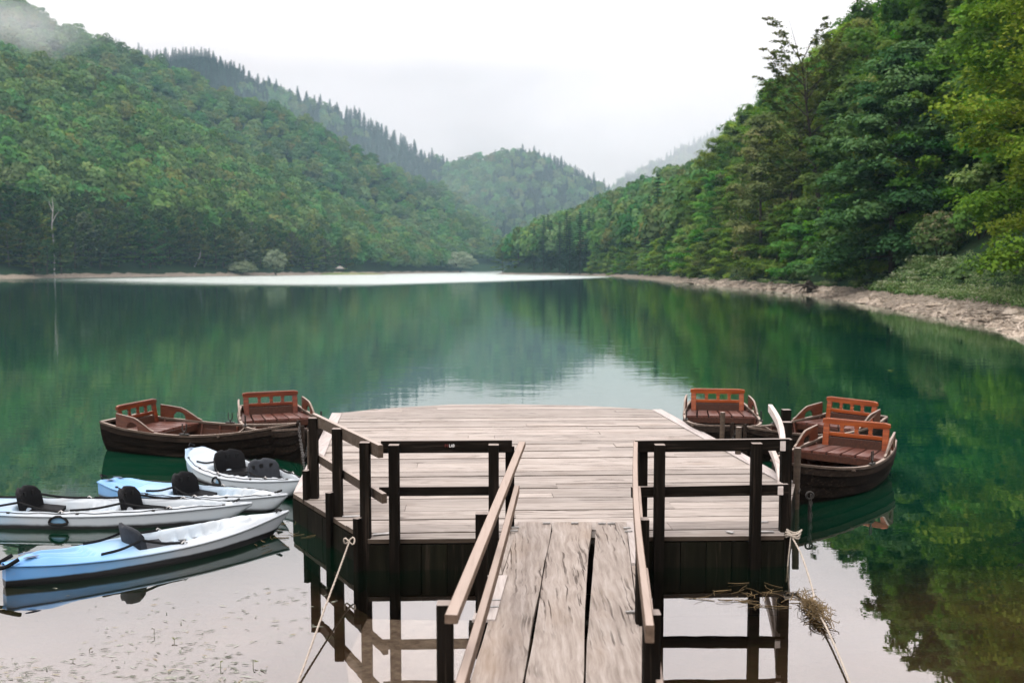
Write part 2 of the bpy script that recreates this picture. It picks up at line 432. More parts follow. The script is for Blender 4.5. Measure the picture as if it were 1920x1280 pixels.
def water_mat():
    k = NT('lake_water'); o = k.obj()
    sx = k.n('ShaderNodeSeparateXYZ'); k.l(o, sx.inputs[0])
    X, Y = sx.outputs[0], sx.outputs[1]
    # ruffled far patch (wind)
    ex = k.math('DIVIDE', k.math('ADD', X, 12.0), 78.0)
    wob = k.math('MULTIPLY', k.math('SUBTRACT', k.noise(k.map(o, (0.012, 0.004, 1)), 1.0, 3), 0.5), 1.0)
    # near edge of the patch depends on x
    near = k.math('ADD', k.math('ADD', 176.0, k.math('MULTIPLY', k.math('MAXIMUM', k.math('ADD', X, 25.0), 0.0), 3.0)),
                  k.math('MULTIPLY', k.math('MAXIMUM', k.math('SUBTRACT', -45.0, X), 0.0), 1.15))
    dY = k.math('ADD', k.math('SUBTRACT', Y, near), k.math('MULTIPLY', wob, 60.0))
    dY = k.math('ADD', dY, k.math('MULTIPLY', k.math('SUBTRACT', k.noise(k.map(o, (0.05, 0.35, 1)), 1.0, 3), 0.5), 60.0))
    wind = k.rng(dY, -22, 24)
    wind = k.math('MULTIPLY', wind, k.rng(X, -160, -115))
    wind = k.math('MULTIPLY', wind, k.rng(k.math('SUBTRACT', X, k.math('MULTIPLY', Y, 0.072)), 24, 8, 0, 1))
    # ripples
    b1 = k.noise(k.map(o, (0.55, 1.5, 1), (0, 0, 0.12)), 1.0, 3, 0.55, 0.3)
    b2 = k.noise(k.map(o, (1.9, 6.5, 1), (0, 0, -0.1)), 1.0, 2, 0.5)
    b3 = k.noise(k.map(o, (0.09, 0.16, 1)), 1.0, 2)
    calm = k.rng(Y, 9.0, 24.0, 0.16, 1.0)
    gust = k.rng(b3, 0.35, 0.65, 0.45, 1.25)
    h = k.math('ADD', k.math('MULTIPLY', b1, 0.0075), k.math('MULTIPLY', b2, 0.0026))
    h = k.math('MULTIPLY', k.math('MULTIPLY', h, calm), gust)
    h = k.math('ADD', h, k.math('MULTIPLY', wind, k.math('MULTIPLY', k.noise(k.map(o, (0.8, 1.0, 1)), 1.0, 3), 0.5)))
    nb = k.n('ShaderNodeBump'); k.l(h, nb.inputs['Height']); nb.inputs['Strength'].default_value = 0.55; nb.inputs['Distance'].default_value = 1.0
    N = nb.outputs[0]
    lw = k.n('ShaderNodeLayerWeight'); lw.inputs['Blend'].default_value = 0.5; k.l(N, lw.inputs['Normal'])
    fr = k.math('POWER', lw.outputs['Facing'], 3.1)
    fr = k.math('MULTIPLY_ADD', fr, 0.97, 0.02)
    gl = k.n('ShaderNodeBsdfGlossy'); deepc = k.rng(Y, 12.0, 26.0)
    k.l(k.mix(deepc, (0.97, 0.96, 0.95), (0.88, 0.955, 0.925)), gl.inputs['Color'])
    k.l(k.math('MULTIPLY_ADD', wind, 0.24, k.rng(Y, 8, 60, 0.003, 0.018)), gl.inputs['Roughness'])
    k.l(N, gl.inputs['Normal'])
    # body: clear over the shallows, deep green further out
    tr = k.n('ShaderNodeBsdfTransparent'); tr.inputs[0].default_value = (0.60, 0.55, 0.48, 1)
    di = k.n('ShaderNodeBsdfDiffuse'); di.inputs[0].default_value = (0.002, 0.036, 0.018, 1)
    deep = k.rng(k.math('ADD', Y, k.math('MULTIPLY', k.math('ABSOLUTE', k.math('SUBTRACT', X, 0.5)), 0.35)), 9.0, 17.0)
    deep = k.math('MULTIPLY', deep, k.rng(k.math('SUBTRACT', X, k.math('MULTIPLY_ADD', Y, 0.17, 14.3)), 0.5, -4, 0.25, 1.0))
    body = k.n('ShaderNodeMixShader'); k.l(deep, body.inputs[0]); k.l(tr.outputs[0], body.inputs[1]); k.l(di.outputs[0], body.inputs[2])
    mx = k.n('ShaderNodeMixShader'); k.l(fr, mx.inputs[0]); k.l(body.outputs[0], mx.inputs[1]); k.l(gl.outputs[0], mx.inputs[2])
    k.l(mx.outputs[0], k.out.inputs[0])
    return k.m


def kayak_mat(name, x0, x1, black=True, sgn=1):
    """rotomoulded plastic: sky blue at the stern blending to white at the bow, black below the seam on some"""
    k = NT(name); o = k.obj(); sx = k.n('ShaderNodeSeparateXYZ'); k.l(o, sx.inputs[0])
    n = k.noise(o, 1.6, 3, 0.5)
    f = k.math('ADD', k.rng(sx.outputs[0], x0, x1), k.math('MULTIPLY', k.math('SUBTRACT', n, 0.5), 0.9))
    c = k.ramp(f, [(0.05, (0.10, 0.27, 0.54)), (0.4, (0.155, 0.32, 0.52)), (0.72, (0.26, 0.36, 0.45)), (1.0, (0.34, 0.385, 0.415))])
    sc = k.rng(k.noise(k.map(o, (2, 14, 8)), 1.5, 5, 0.7), 0.56, 0.75)
    c = k.mix(k.math('MULTIPLY', sc, 0.25), c, (0.30, 0.30, 0.30))
    if black:
        e = k.math('ADD', sx.outputs[2], k.math('MULTIPLY', k.math('SUBTRACT', k.noise(o, 3, 3), 0.5), 0.03))
        c = k.mix(k.rng(e, 0.12, 0.135), (0.005, 0.006, 0.007), c)
    else:
        e = k.math('ADD', sx.outputs[2], k.math('MULTIPLY', k.math('SUBTRACT', k.noise(o, 3, 3), 0.5), 0.05))
        c = k.mix(k.rng(e, 0.095, 0.125), (0.007, 0.008, 0.009), c)
    k.bsdf(c, 0.38, k.bump(k.noise(o, 40, 2), 0.05, 0.003), 0.45)
    return k.m


M['floor'] = ground_mat(); M['shore'] = shore_mat(); M['rock'] = rock_mat(); M['bed'] = bed_mat(); M['water'] = water_mat()

# ------------------------------------------------------------------ world, light, camera
SUN_EL, SUN_AZ = R(56), R(214)
w = bpy.data.worlds.new('World'); scene.world = w; w.use_nodes = True
nt = w.node_tree; nt.nodes.clear()
wo = nt.nodes.new('ShaderNodeOutputWorld'); bg = nt.nodes.new('ShaderNodeBackground')
sky = nt.nodes.new('ShaderNodeTexSky'); sky.sky_type = 'NISHITA'; sky.sun_disc = False
sky.sun_elevation = SUN_EL; sky.sun_rotation = SUN_AZ
tc = nt.nodes.new('ShaderNodeTexCoord'); sp = nt.nodes.new('ShaderNodeSeparateXYZ'); nt.links.new(tc.outputs['Generated'], sp.inputs[0])
rp = nt.nodes.new('ShaderNodeValToRGB'); nt.links.new(sp.outputs[2], rp.inputs[0])
SK = 10.0   # cloud radiance is written in units of 1/strength
el = rp.color_ramp.elements
stops = [(0.0, 0.665), (0.10, 0.69), (0.19, 0.79), (0.26, 1.22), (0.33, 2.0), (0.42, 2.5), (1.0, 2.2)]
while len(el) < len(stops): el.new(0.5)
for e_, (p_, v_) in zip(el, stops):
    e_.position = p_; e_.color = (v_ * 0.4 * 1.075, v_ * 0.4 * 0.968, v_ * 0.4 * 0.957, 1)
nz = nt.nodes.new('ShaderNodeTexNoise'); mp = nt.nodes.new('ShaderNodeMapping'); mp.inputs['Scale'].default_value = (1.6, 1.6, 4.2)
nt.links.new(tc.outputs['Generated'], mp.inputs[0]); nt.links.new(mp.outputs[0], nz.inputs['Vector'])
nz.inputs['Scale'].default_value = 1.5; nz.inputs['Detail'].default_value = 6; nz.inputs['Roughness'].default_value = 0.5
mr = nt.nodes.new('ShaderNodeMapRange'); nt.links.new(nz.outputs[0], mr.inputs[0])
for i, x in enumerate((0.36, 0.62, 0.83 * 2.5, 1.06 * 2.5)): mr.inputs[i + 1].default_value = x
vm = nt.nodes.new('ShaderNodeVectorMath'); vm.operation = 'SCALE'; nt.links.new(rp.outputs[0], vm.inputs[0]); nt.links.new(mr.outputs[0], vm.inputs['Scale'])
vm2 = nt.nodes.new('ShaderNodeVectorMath'); vm2.operation = 'SCALE'; vm2.inputs['Scale'].default_value = SK; nt.links.new(vm.outputs[0], vm2.inputs[0])
mxw = nt.nodes.new('ShaderNodeMix'); mxw.data_type = 'RGBA'; mxw.inputs[0].default_value = 0.93
nt.links.new(sky.outputs[0], mxw.inputs[6]); nt.links.new(vm2.outputs[0], mxw.inputs[7])
nt.links.new(mxw.outputs[2], bg.inputs[0]); bg.inputs[1].default_value = 0.1
nt.links.new(bg.outputs[0], wo.inputs[0])

sl = bpy.data.lights.new('sun', 'SUN'); sl.energy = 1.5; sl.angle = R(16); sl.color = (1.0, 0.96, 0.9)
so = bpy.data.objects.new('sun', sl); COL.objects.link(so)
az = SUN_AZ
sd = Vector((math.sin(az) * math.cos(SUN_EL), math.cos(az) * math.cos(SUN_EL), math.sin(SUN_EL)))
so.rotation_euler = sd.to_track_quat('Z', 'Y').to_euler(); so.location = (0, 0, 60)

cd = bpy.data.cameras.new('camera'); cam = bpy.data.objects.new('camera', cd); COL.objects.link(cam)
cd.sensor_width = 36; cd.lens = 35.0; cd.clip_end = 6000; cd.clip_start = 0.05
cam.location = (0, 0, 2.8); cam.rotation_euler = (R(90) - math.atan(134.5 / 1867), 0, 0)
cd.dof.use_dof = True; cd.dof.focus_distance = 9.8; cd.dof.aperture_fstop = 2.3
scene.camera = cam
scene.view_settings.view_transform = 'Standard'; scene.view_settings.look = 'None'
scene.view_settings.exposure = 0.36; scene.view_settings.gamma = 1.0
scene.cycles.use_denoising = True
scene.cycles.max_bounces = 8; scene.cycles.diffuse_bounces = 3; scene.cycles.glossy_bounces = 4
scene.cycles.transparent_max_bounces = 12; scene.cycles.volume_bounces = 1
scene.cycles.caustics_reflective = False; scene.cycles.caustics_refractive = False
scene.cycles.sample_clamp_indirect = 6.0

# ------------------------------------------------------------------ terrain
def grid_faces(nu, nv):
    i = np.arange(nu - 1)[:, None] * nv + np.arange(nv - 1)[None, :]
    i = i.ravel()
    return np.stack([i, i + nv, i + nv + 1, i + 1], 1)


class Hill:
    def __init__(s, base, ridge, seed, power=1.0, amp=3.0, freq=0.02):
        s.n = len(base); s.b = np.array([(*p, 0.3) if len(p) == 2 else p for p in base], float); s.r = np.array(ridge, float)
        s.B = cr(s.b, 160); s.Rg = cr(s.r, 160); s.seed = seed; s.pw = power; s.amp = amp; s.freq = freq

    def at(s, u, v):
        u = np.asarray(u, float); v = np.asarray(v, float)
        x = np.clip(u, 0, 1) * 158.999; i = x.astype(int); f = (x - i)[..., None]
        b = s.B[i] * (1 - f) + s.B[i + 1] * f; r = s.Rg[i] * (1 - f) + s.Rg[i + 1] * f
        vv = v[..., None]
        P = b + (r - b) * vv
        z = np.where(v <= 1, b[..., 2] + (r[..., 2] - b[..., 2]) * np.clip(v, 0, 1) ** s.pw, r[..., 2] - (r[..., 2] - b[..., 2]) * (v - 1) * 0.9)
        env = smooth(v / 0.25)
        z = z + s.amp * env * fbm(P[..., 0], P[..., 1], s.seed, 3, s.freq)
        return np.stack([P[..., 0], P[..., 1], z], -1)

    def mesh(s, name, mat, nu=120, nv=50, vmax=1.5):
        u, v = np.meshgrid(np.linspace(0, 1, nu), np.linspace(0, vmax, nv), indexing='ij')
        P = s.at(u, v).reshape(-1, 3)
        o = link(name, mesh_np(name, P, grid_faces(nu, nv), mat, smooth_=True))
        return tag(o, kind='structure')

    def scatter(s, spacing, rng, v0=0.0, v1=1.1, u0=0.0, u1=1.0):
        """jittered grid of points roughly SPACING apart on the slope"""
        out = []
        L = np.linalg.norm(np.diff(s.B, axis=0), axis=1).sum()
        W = np.linalg.norm((s.Rg - s.B), axis=1).mean()
        L2 = np.linalg.norm(np.diff(s.Rg, axis=0), axis=1).sum()
        nv = max(2, int(W * (v1 - v0) / spacing))
        for j in range(nv):
            v = v0 + (v1 - v0) * (j + 0.5) / nv
            ll = (L + (L2 - L) * min(v, 1)) * (u1 - u0)
            nu = max(2, int(ll / spacing))
            u = u0 + (u1 - u0) * (np.arange(nu) + 0.5 * (j % 2) + rng.uniform(-0.33, 0.33, nu)) / nu
            vv = v + rng.uniform(-0.36, 0.36, nu) * (v1 - v0) / nv
            P = s.at(u, np.maximum(vv, 0.002))
            out.append(np.concatenate([P, u[:, None], vv[:, None]], 1))
        return np.concatenate(out)


A_base = [(-235, 250), (-163, 318), (-158, 350), (-146, 389), (-134, 420), (-118, 457), (-98, 570), (-72, 760), (-42, 985)]
A_ridge = [(-370, 560, 136), (-303, 600, 122), (-265, 620, 112), (-243, 650, 106), (-230, 690, 97), (-200, 740, 80), (-157, 820, 54), (-104, 930, 29), (-46, 1080, 12)]
B_ridge = [(-566, 860, 270), (-443, 880, 233.5), (-427, 890, 225), (-400, 900, 208), (-363, 920, 194.7), (-324, 960, 189), (-285, 990, 172.4), (-223, 1030, 151), (-176, 1070, 126), (-125, 1120, 102), (-71, 1160, 80), (-19, 1200, 46)]
B_base = [(-500, 690, 105), (-370, 690, 95), (-350, 700, 92), (-328, 715, 85), (-300, 740, 80), (-268, 790, 72), (-235, 830, 58), (-190, 880, 42), (-142, 935, 22), (-92, 985, 5), (-50, 1010, 1), (0, 1025, 1)]
C_ridge = [(-511, 1200, 273), (-440, 1230, 254), (-401, 1250, 258), (-375, 1260, 255), (-341, 1270, 237.5), (-304, 1280, 225), (-247, 1300, 208), (-181, 1320, 183.5), (-114, 1340, 151), (-79, 1350, 135), (-22, 1360, 96)]
C_base = [(x * 0.86, y - 230, max(4, z - 135)) for x, y, z in C_ridge]
D_ridge = [(-170, 1300, 60), (-124, 1300, 99), (-77, 1320, 132), (-42, 1320, 141), (0, 1320, 150), (35, 1320, 145), (70, 1330, 134), (99, 1330, 116.5), (128, 1340, 97.6), (173, 1350, 53)]
D_base = [(x * 0.8 + 4, 1110, 2) for x, y, z in D_ridge]
E_ridge = [(60, 1700, 50), (109, 1700, 87), (163, 1700, 130), (216, 1700, 161), (270, 1700, 188), (324, 1700, 215), (386, 1700, 253), (484, 1700, 310), (661, 1700, 389)]
E_base = [(x * 0.85, 1430, 5 + 0.2 * z) for x, y, z in E_ridge]
R_base = [(9, 5), (15, 22), (21.3, 41.3), (24.9, 56.6), (30.9, 96), (33.7, 130), (36.3, 206), (41, 320), (40, 420), (30, 510), (10, 580), (-10, 640), (2, 740), (30, 900)]
R_ridge = [(60, 10, 26), (68, 30, 27), (78, 60, 30), (84, 75, 34), (92, 115, 38), (97, 150, 40), (102, 225, 41), (110, 330, 43), (108, 440, 44), (100, 540, 44), (85, 640, 40), (60, 740, 32), (80, 860, 28), (110, 980, 22)]
def inland(poly, dist, z, side):
    C = np.array([p[:2] for p in poly], float); T = np.gradient(C, axis=0); T /= np.linalg.norm(T, axis=1)[:, None]
    Nn = np.stack([T[:, 1], -T[:, 0]], 1) * side
    return [(*q, z) for q in C + Nn * dist]


hA = Hill(inland(A_base, 5.0, 1.0, -1), A_ridge, 3, 1.0, 5.0, 0.018)
hB = Hill(B_base, B_ridge, 5, 1.0, 5.0, 0.015)
hC = Hill(C_base, C_ridge, 7, 1.0, 5.0, 0.012)
hD = Hill(D_base, D_ridge, 9, 0.9, 5.0, 0.015)
hE = Hill(E_base, E_ridge, 11, 1.0, 5.0, 0.012)
hR = Hill(inland(R_base, 3.6, 0.75, 1), R_ridge, 13, 0.85, 0.7, 0.12)
hA.mesh('hill', M['floor']); hB.mesh('hill', M['floor']); hC.mesh('hill', M['floor']); hD.mesh('hill', M['floor']); hE.mesh('mountain', M['floor'])
hR.mesh('wooded_slope', M['floor'], 260, 60)


def shore_strip(name, poly, width, rise, seed, n=400, m=14, side=1):
    """stony strip: dips under the water on one side, climbs inland on the other"""
    C = cr([(*p, 0) if len(p) == 2 else p for p in poly], n)[:, :2]
    T = np.gradient(C, axis=0); T /= np.linalg.norm(T, axis=1)[:, None]
    Nn = np.stack([T[:, 1], -T[:, 0]], 1) * side
    V = []
    for j in range(m):
        t = -0.3 + 1.3 * j / (m - 1)
        wl = np.asarray(width) if np.ndim(width) else np.full(n, width)
        p = C + Nn * (t * wl)[:, None]
        z = rise * t + (0.10 * rise) * fbm(p[:, 0], p[:, 1], seed, 4, 0.9) * (0.3 + abs(t)) + 0.14 * rise * fbm(p[:, 0], p[:, 1], seed + 1, 2, 0.25) - 0.02
        V.append(np.stack([p[:, 0], p[:, 1], z], 1))
    V = np.array(V).transpose(1, 0, 2).reshape(-1, 3)
    return tag(link(name, mesh_np(name, V, grid_faces(n, m), M['shore'], smooth_=True)), kind='structure'), C, Nn


sh1, RC, RN = shore_strip('shore', R_base[:13], np.interp(np.linspace(0, 1, 700), [0, 0.03, 0.1, 0.2, 0.35, 1], [3.5, 4.5, 4.6, 3.6, 3.4, 5.0]), 1.05, 21, n=700)
shore_strip('shore', [(-230, 150), *A_base], 6.5, 1.6, 31, n=300, side=-1)
# low grassy point with the hut
mbp = MB(); ring = []
for k in range(40):
    a = 2 * PI * k / 40
    ring.append((-92 + 20 * math.cos(a) * (1 + 0.2 * math.sin(3 * a)), 556 + 30 * math.sin(a) * (1 + 0.15 * math.cos(2 * a))))
mbp.add([(x, y, -0.4) for x, y in ring] + [(-94 + (x + 94) * 0.75, 558 + (y - 558) * 0.75, 0.9) for x, y in ring] + [(-94, 558, 1.3)],
        [(i, (i + 1) % 40, 40 + (i + 1) % 40, 40 + i) for i in range(40)] + [(40 + i, 40 + (i + 1) % 40, 80) for i in range(40)], sm=True)
k = NT('meadow'); o_ = k.obj(); k.bsdf(k.mix(k.rng(k.noise(o_, 0.15, 5), 0.35, 0.65), (0.06, 0.11, 0.03), (0.22, 0.19, 0.12)), 0.95, None, 0.05)
tag(mbp.build('grassy_point', k.m), kind='structure')

# lake bed and the near bank under the camera
gx = np.concatenate([np.linspace(-2500, -60, 12), np.linspace(-40, 40, 120), np.linspace(60, 2500, 12)])
gy = np.concatenate([np.linspace(-400, -12, 8), np.linspace(-8, 34, 110), np.linspace(40, 1760, 14)])
GX, GY = np.meshgrid(gx, gy, indexing='ij')
ed = GY + 1.2 * np.sin(GX * 0.35 + 1) + 0.6 * np.sin(GX * 0.9)
GZ = np.interp(ed, [-400, -5, 1.2, 3.2, 4.6, 6.0, 9.0, 13, 22, 45], [4.0, 2.2, 1.15, 0.75, -0.02, -0.14, -0.42, -1.2, -4.0, -7.0])
GZ = GZ + 0.05 * fbm(GX, GY, 41, 4, 1.1) * np.clip((8 - GZ) / 8, 0, 1)
far = smooth((np.abs(GX) - 60) / 100)
tag(link('ground', mesh_np('ground', np.stack([GX, GY, GZ], -1).reshape(-1, 3), grid_faces(len(gx), len(gy)), M['bed'], smooth_=True)), kind='structure')
# water
wx, wy = 900, 1500
tag(link('lake_water', mesh_np('lake_water', [(-wx, -12, 0), (wx, -12, 0), (wx, wy, 0), (-wx, wy, 0)], np.array([[0, 1, 2, 3]]), M['water'])), kind='structure')

# ------------------------------------------------------------------ trees
def leaf_quads(C, nrm_up, size, rng, tint, tilt=0.5, asp=0.62):
    """diamond leaf clumps at centres C lying roughly flat"""
    n = len(C)
    N = np.stack([rng.normal(0, tilt, n), rng.normal(0, tilt, n), np.full(n, 1.0)], 1) if np.isscalar(nrm_up) else nrm_up + rng.normal(0, tilt, (n, 3))
    N /= np.linalg.norm(N, axis=1)[:, None]
    a = rng.uniform(0, 2 * PI, n)
    A = np.stack([np.cos(a), np.sin(a), np.zeros(n)], 1)
    A -= N * (A * N).sum(1)[:, None]; A /= np.linalg.norm(A, axis=1)[:, None]
    B = np.cross(N, A)
    s = (size * rng.uniform(0.6, 1.35, n))[:, None]
    V = np.stack([C - A * s, C - B * s * asp + A * s * 0.1, C + A * s, C + B * s * asp + A * s * 0.1], 1).reshape(-1, 3)
    F = np.arange(4 * n).reshape(n, 4)
    return V, F, tint


def make_crown(name, parts, mat):
    V = []; F = []; T = []; b = 0
    for v, f, t in parts:
        V.append(v); F.append(f + b); T.append(t); b += len(v)
    return mesh_np(name, np.concatenate(V), np.concatenate(F), mat, tint=np.concatenate(T))


def broadleaf(seed, h, Rc, limbs, subs, leaves, ls, mat, prof=None, t0=0.10, bark='bark', fan=0.0, lift=(0.02, 0.95), trunk_r=None, lean=0.0, gaps=0.0, rnd=0.0):
    """tapered trunk, limbs, flat leaf sprays. returns (trunk mesh builder, crown mesh)"""
    rng = np.random.RandomState(seed)
    prof = prof or [(0, 0.70), (0.2, 0.95), (0.4, 1.0), (0.65, 0.82), (0.85, 0.55), (1, 0.22)]
    px, py = zip(*prof)
    tb = MB()
    tr = trunk_r or h * 0.013
    tz = np.linspace(0, 1, 12)
    drift = np.stack([0.03 * h * np.sin(2.2 * tz + rng.uniform(0, 6)) * tz + lean * h * tz ** 1.5, 0.03 * h * np.sin(2.6 * tz + rng.uniform(0, 6)) * tz], 1)
    path = np.stack([drift[:, 0], drift[:, 1], tz * h * 0.95 - 0.4], 1)
    tb.tube(path, tr * (1.25 - 1.17 * tz ** 0.9), 8)
    parts = []
    for i in range(limbs):
        t = t0 + (0.985 - t0) * ((i + rng.uniform(0, 0.8)) / limbs) ** 0.92
        base = np.array([np.interp(t, tz, path[:, 0]), np.interp(t, tz, path[:, 1]), t * h * 0.95 - 0.4])
        L = Rc * np.interp((t - t0) / (1 - t0), px, py) * rng.uniform(0.7, 1.18)
        az = i * 2.39996 + rng.uniform(-0.5, 0.5)
        el = lift[0] + (lift[1] - lift[0]) * t ** 1.3 + rng.uniform(-0.12, 0.2)
        d = np.array([math.cos(az) * math.cos(el), math.sin(az) * math.cos(el), math.sin(el)])
        s = np.linspace(0, 1, 6)
        droop = -(0.10 + 0.14 * rnd) * L * s ** 2 * (1.3 - t)
        side = np.array([-math.sin(az), math.cos(az), 0]) * rng.uniform(-0.15, 0.15) * L
        P = base + np.outer(s * L, d) + np.outer(s ** 2, side); P[:, 2] += droop
        tb.tube(P, np.maximum(tr * 0.42 * (1 - 0.6 * t) * (1 - 0.85 * s), 0.012), 5, cap=False)
        ltint = rng.uniform(0.15, 0.85)
        if rng.uniform() < gaps:
            continue
        for k in range(4 if rnd > 0 else 0):
            q = (0.98, 0.74, 0.52, 0.86)[k]
            o = np.array([np.interp(q, s, P[:, c]) for c in range(3)]) + rng.normal(0, 0.35, 3) * np.array([1, 1, 0.6])
            m = int(leaves * 1.5); dd = rng.normal(0, 1, (m, 3)); dd /= np.linalg.norm(dd, axis=1)[:, None]; dd[:, 2] = np.abs(dd[:, 2]) - 0.25
            br_ = Rc * rng.uniform(0.17, 0.27)
            c = o + dd * rng.uniform(0.65, 1.1, m)[:, None] * np.array([br_, br_, br_ * 0.62])
            tn = np.clip(0.7 * np.clip(ltint + rng.uniform(-0.15, 0.15), 0, 1) + 0.3 * rng.uniform(0, 1, m), 0, 1)
            parts.append(leaf_quads(c, dd + np.array([0, 0, 0.7]), ls, rng, tn, 0.4))
        for k in range(subs):
            q = 0.22 + 0.78 * (k + rng.uniform(0, 1)) / subs
            o = np.array([np.interp(q, s, P[:, c]) for c in range(3)])
            sg = 1 if k % 2 else -1
            a2 = az + sg * rng.uniform(0.5, 1.15)
            l2 = L * (0.34 * (1.15 - q) + 0.14) * rng.uniform(0.7, 1.3)
            e2 = el * (0.35 + 0.25 * rnd) + rng.uniform(-0.18, 0.12) * (1 + 1.8 * rnd)
            d2 = np.array([math.cos(a2) * math.cos(e2), math.sin(a2) * math.cos(e2), math.sin(e2)])
            n = max(4, int(leaves * rng.uniform(0.7, 1.3) * (0.5 + l2 / (0.4 * Rc))))
            f = rng.uniform(0, 1, n) ** 0.75
            c = o + np.outer(f * l2, d2)
            wd = 0.30 * l2 * (1.05 - 0.7 * f)
            pv = np.array([-math.sin(a2), math.cos(a2), 0])
            c += np.outer(rng.normal(0, 1, n) * wd * 0.6, pv)
            c[:, 2] += rng.normal(0, (0.06 + 0.015 * l2) * (1 + 1.5 * rnd), n) - (0.12 + 0.22 * rnd) * l2 * f ** 2
            st = np.clip(ltint + rng.uniform(-0.2, 0.2), 0, 1)
            tn = np.clip(0.75 * st + 0.25 * rng.uniform(0, 1, n) + rng.normal(0, 0.08, n), 0, 1)
            parts.append(leaf_quads(c, 1, ls, rng, tn, 0.34 + 0.16 * rnd))
    cm = make_crown('crown', parts, mat)
    return tb, cm


def dome_crown(seed, h, Rc, n, ls, mat, lumps=14, z0=0.28, main=0.0, lr=1.0):
    """distant crown: lumpy shell of leaf clumps"""
    rng = np.random.RandomState(seed)
    cz = h * (z0 + 1) / 2; rz = h * (1 - z0) / 2
    lc = []
    for i in range(lumps):
        a = i * 2.39996 + rng.uniform(-0.4, 0.4); zz = -0.75 + 1.75 * (i + 0.5) / lumps
        rr = math.sqrt(max(0.05, 1 - min(1, abs(zz)) ** 2)) * rng.uniform(0.5, 0.8)
        lc.append((Rc * rr * math.cos(a), Rc * rr * math.sin(a), cz + rz * zz * 0.78, rng.uniform(0.34, 0.5) * lr, rng.uniform(0.1, 0.9)))
    parts = []
    sets = [(*q, int(n * (1 - main) / lumps)) for q in lc]
    if main > 0:
        sets.append((0, 0, cz, 0.86, rng.uniform(0.3, 0.7), int(n * main)))
    for x, y, z, r, tn, m in sets:
        d = rng.normal(0, 1, (m, 3)); d /= np.linalg.norm(d, axis=1)[:, None]
        d[:, 2] = np.abs(d[:, 2]) * 0.9 - 0.28
        rad = rng.uniform(0.75, 1.08, m)[:, None]
        c = np.array([x, y, z]) + d * rad * np.array([Rc * r, Rc * r, rz * r * 0.95])
        t = np.clip((0.3 + 0.4 * tn) * 0.75 + 0.25 * rng.uniform(0, 1, m), 0, 1)
        parts.append(leaf_quads(c, d + np.array([0, 0, 0.3]), ls, rng, t, 0.28, 0.7))
    return make_crown('crown', parts, mat)


def conifer(seed, h, Rc, whorls, per, leaves, ls, mat):
    rng = np.random.RandomState(seed)
    tb = MB(); tb.tube([(0, 0, -0.4), (0.02 * h * rng.uniform(-1, 1), 0, h * 0.5), (0, 0, h)], [h * 0.012, h * 0.007, 0.02], 6)
    parts = []
    for i in range(whorls):
        t = 0.10 + 0.89 * i / (whorls - 1)
        L0 = Rc * (1 - t) ** 0.85 * (0.9 + 0.2 * rng.uniform()) + 0.18
        for j in range(per):
            L = L0 * rng.uniform(0.65, 1.2)
            a = 2 * PI * j / per + i * 1.1 + rng.uniform(-0.35, 0.35)
            n = max(3, int(leaves * (0.3 + L / Rc)))
            f = rng.uniform(0.05, 1, n)
            drp = -0.32 * L * f + 0.10 * L * f ** 2
            wd = 0.16 * L * (1 - f) + 0.10
            la = rng.normal(0, 1, n) * wd
            c = np.stack([math.cos(a) * f * L - math.sin(a) * la, math.sin(a) * f * L + math.cos(a) * la, t * h + drp + rng.normal(0, 0.08, n)], 1)
            parts.append(leaf_quads(c, 1, ls, rng, np.clip(rng.uniform(0, 1, n) * 0.6 + 0.3 * rng.uniform(), 0, 1), 0.5, 0.5))
    return tb, make_crown('crown', parts, mat)


def tree_proto(name, tb, cm, label, cat='tree', bark='bark'):
    root = bpy.data.objects.new(name, None); root.empty_display_size = 0.5
    tag(root, label, cat)
    me_o = tb.build('trunk', M[bark], None)
    return root, me_o.data, cm, me_o


def put_tree(name, trunk_me, crown_me, loc, scale, rz, label, group=None, cat='tree'):
    t = thing(name, label, cat, loc, rz, group); t.scale = (scale[0], scale[0], scale[1])
    link('trunk', trunk_me, t)
    link('crown', crown_me, t)
    return t


def mk(tb, bark='bark'):
    o = tb.build('trunk', M[bark]); me = o.data
    bpy.data.objects.remove(o)
    return me


rs = np.random.RandomState(77)
# near (right bank) broadleaf variants
NEAR = []
for i in range(5):
    tb, cm = broadleaf(100 + i, 22, 6.2, 36, 9, 46, 0.22, M['leaf'], [(0, 0.65), (0.2, 0.95), (0.5, 1.05), (0.78, 0.82), (1, 0.4)], t0=0.05 + 0.03 * (i % 3), lift=(0.05, 1.1), rnd=1.0)
    NEAR.append((mk(tb), cm))
tb, cm = broadleaf(150, 20, 6.8, 50, 14, 52, 0.19, M['leafdark'], [(0, 0.9), (0.3, 1.0), (0.6, 0.72), (0.85, 0.4), (1, 0.12)], t0=0.05, lift=(-0.10, 0.5), bark='barkdark', rnd=0.35)
DARKT = (mk(tb, 'barkdark'), cm)
tb, cm = broadleaf(160, 22, 6.8, 44, 12, 58, 0.145, M['leafyel'], t0=0.05, lift=(0.0, 0.9), rnd=0.7)
YELT = (mk(tb), cm)
tb, cm = broadleaf(170, 22, 6.3, 36, 9, 44, 0.22, M['leafolive'], t0=0.06, lift=(0.05, 1.1), rnd=1.0)
OLIT = (mk(tb), cm)
tb, cm = broadleaf(180, 23, 7.0, 32, 9, 24, 0.24, M['leafolive'], [(0, 0.3), (0.4, 0.6), (0.65, 1.0), (0.85, 1.0), (1, 0.6)], t0=0.35, lift=(0.1, 0.9), trunk_r=0.34, lean=-0.12, gaps=0.1, bark='barkdark')
BARE = (mk(tb, 'barkdark'), cm)
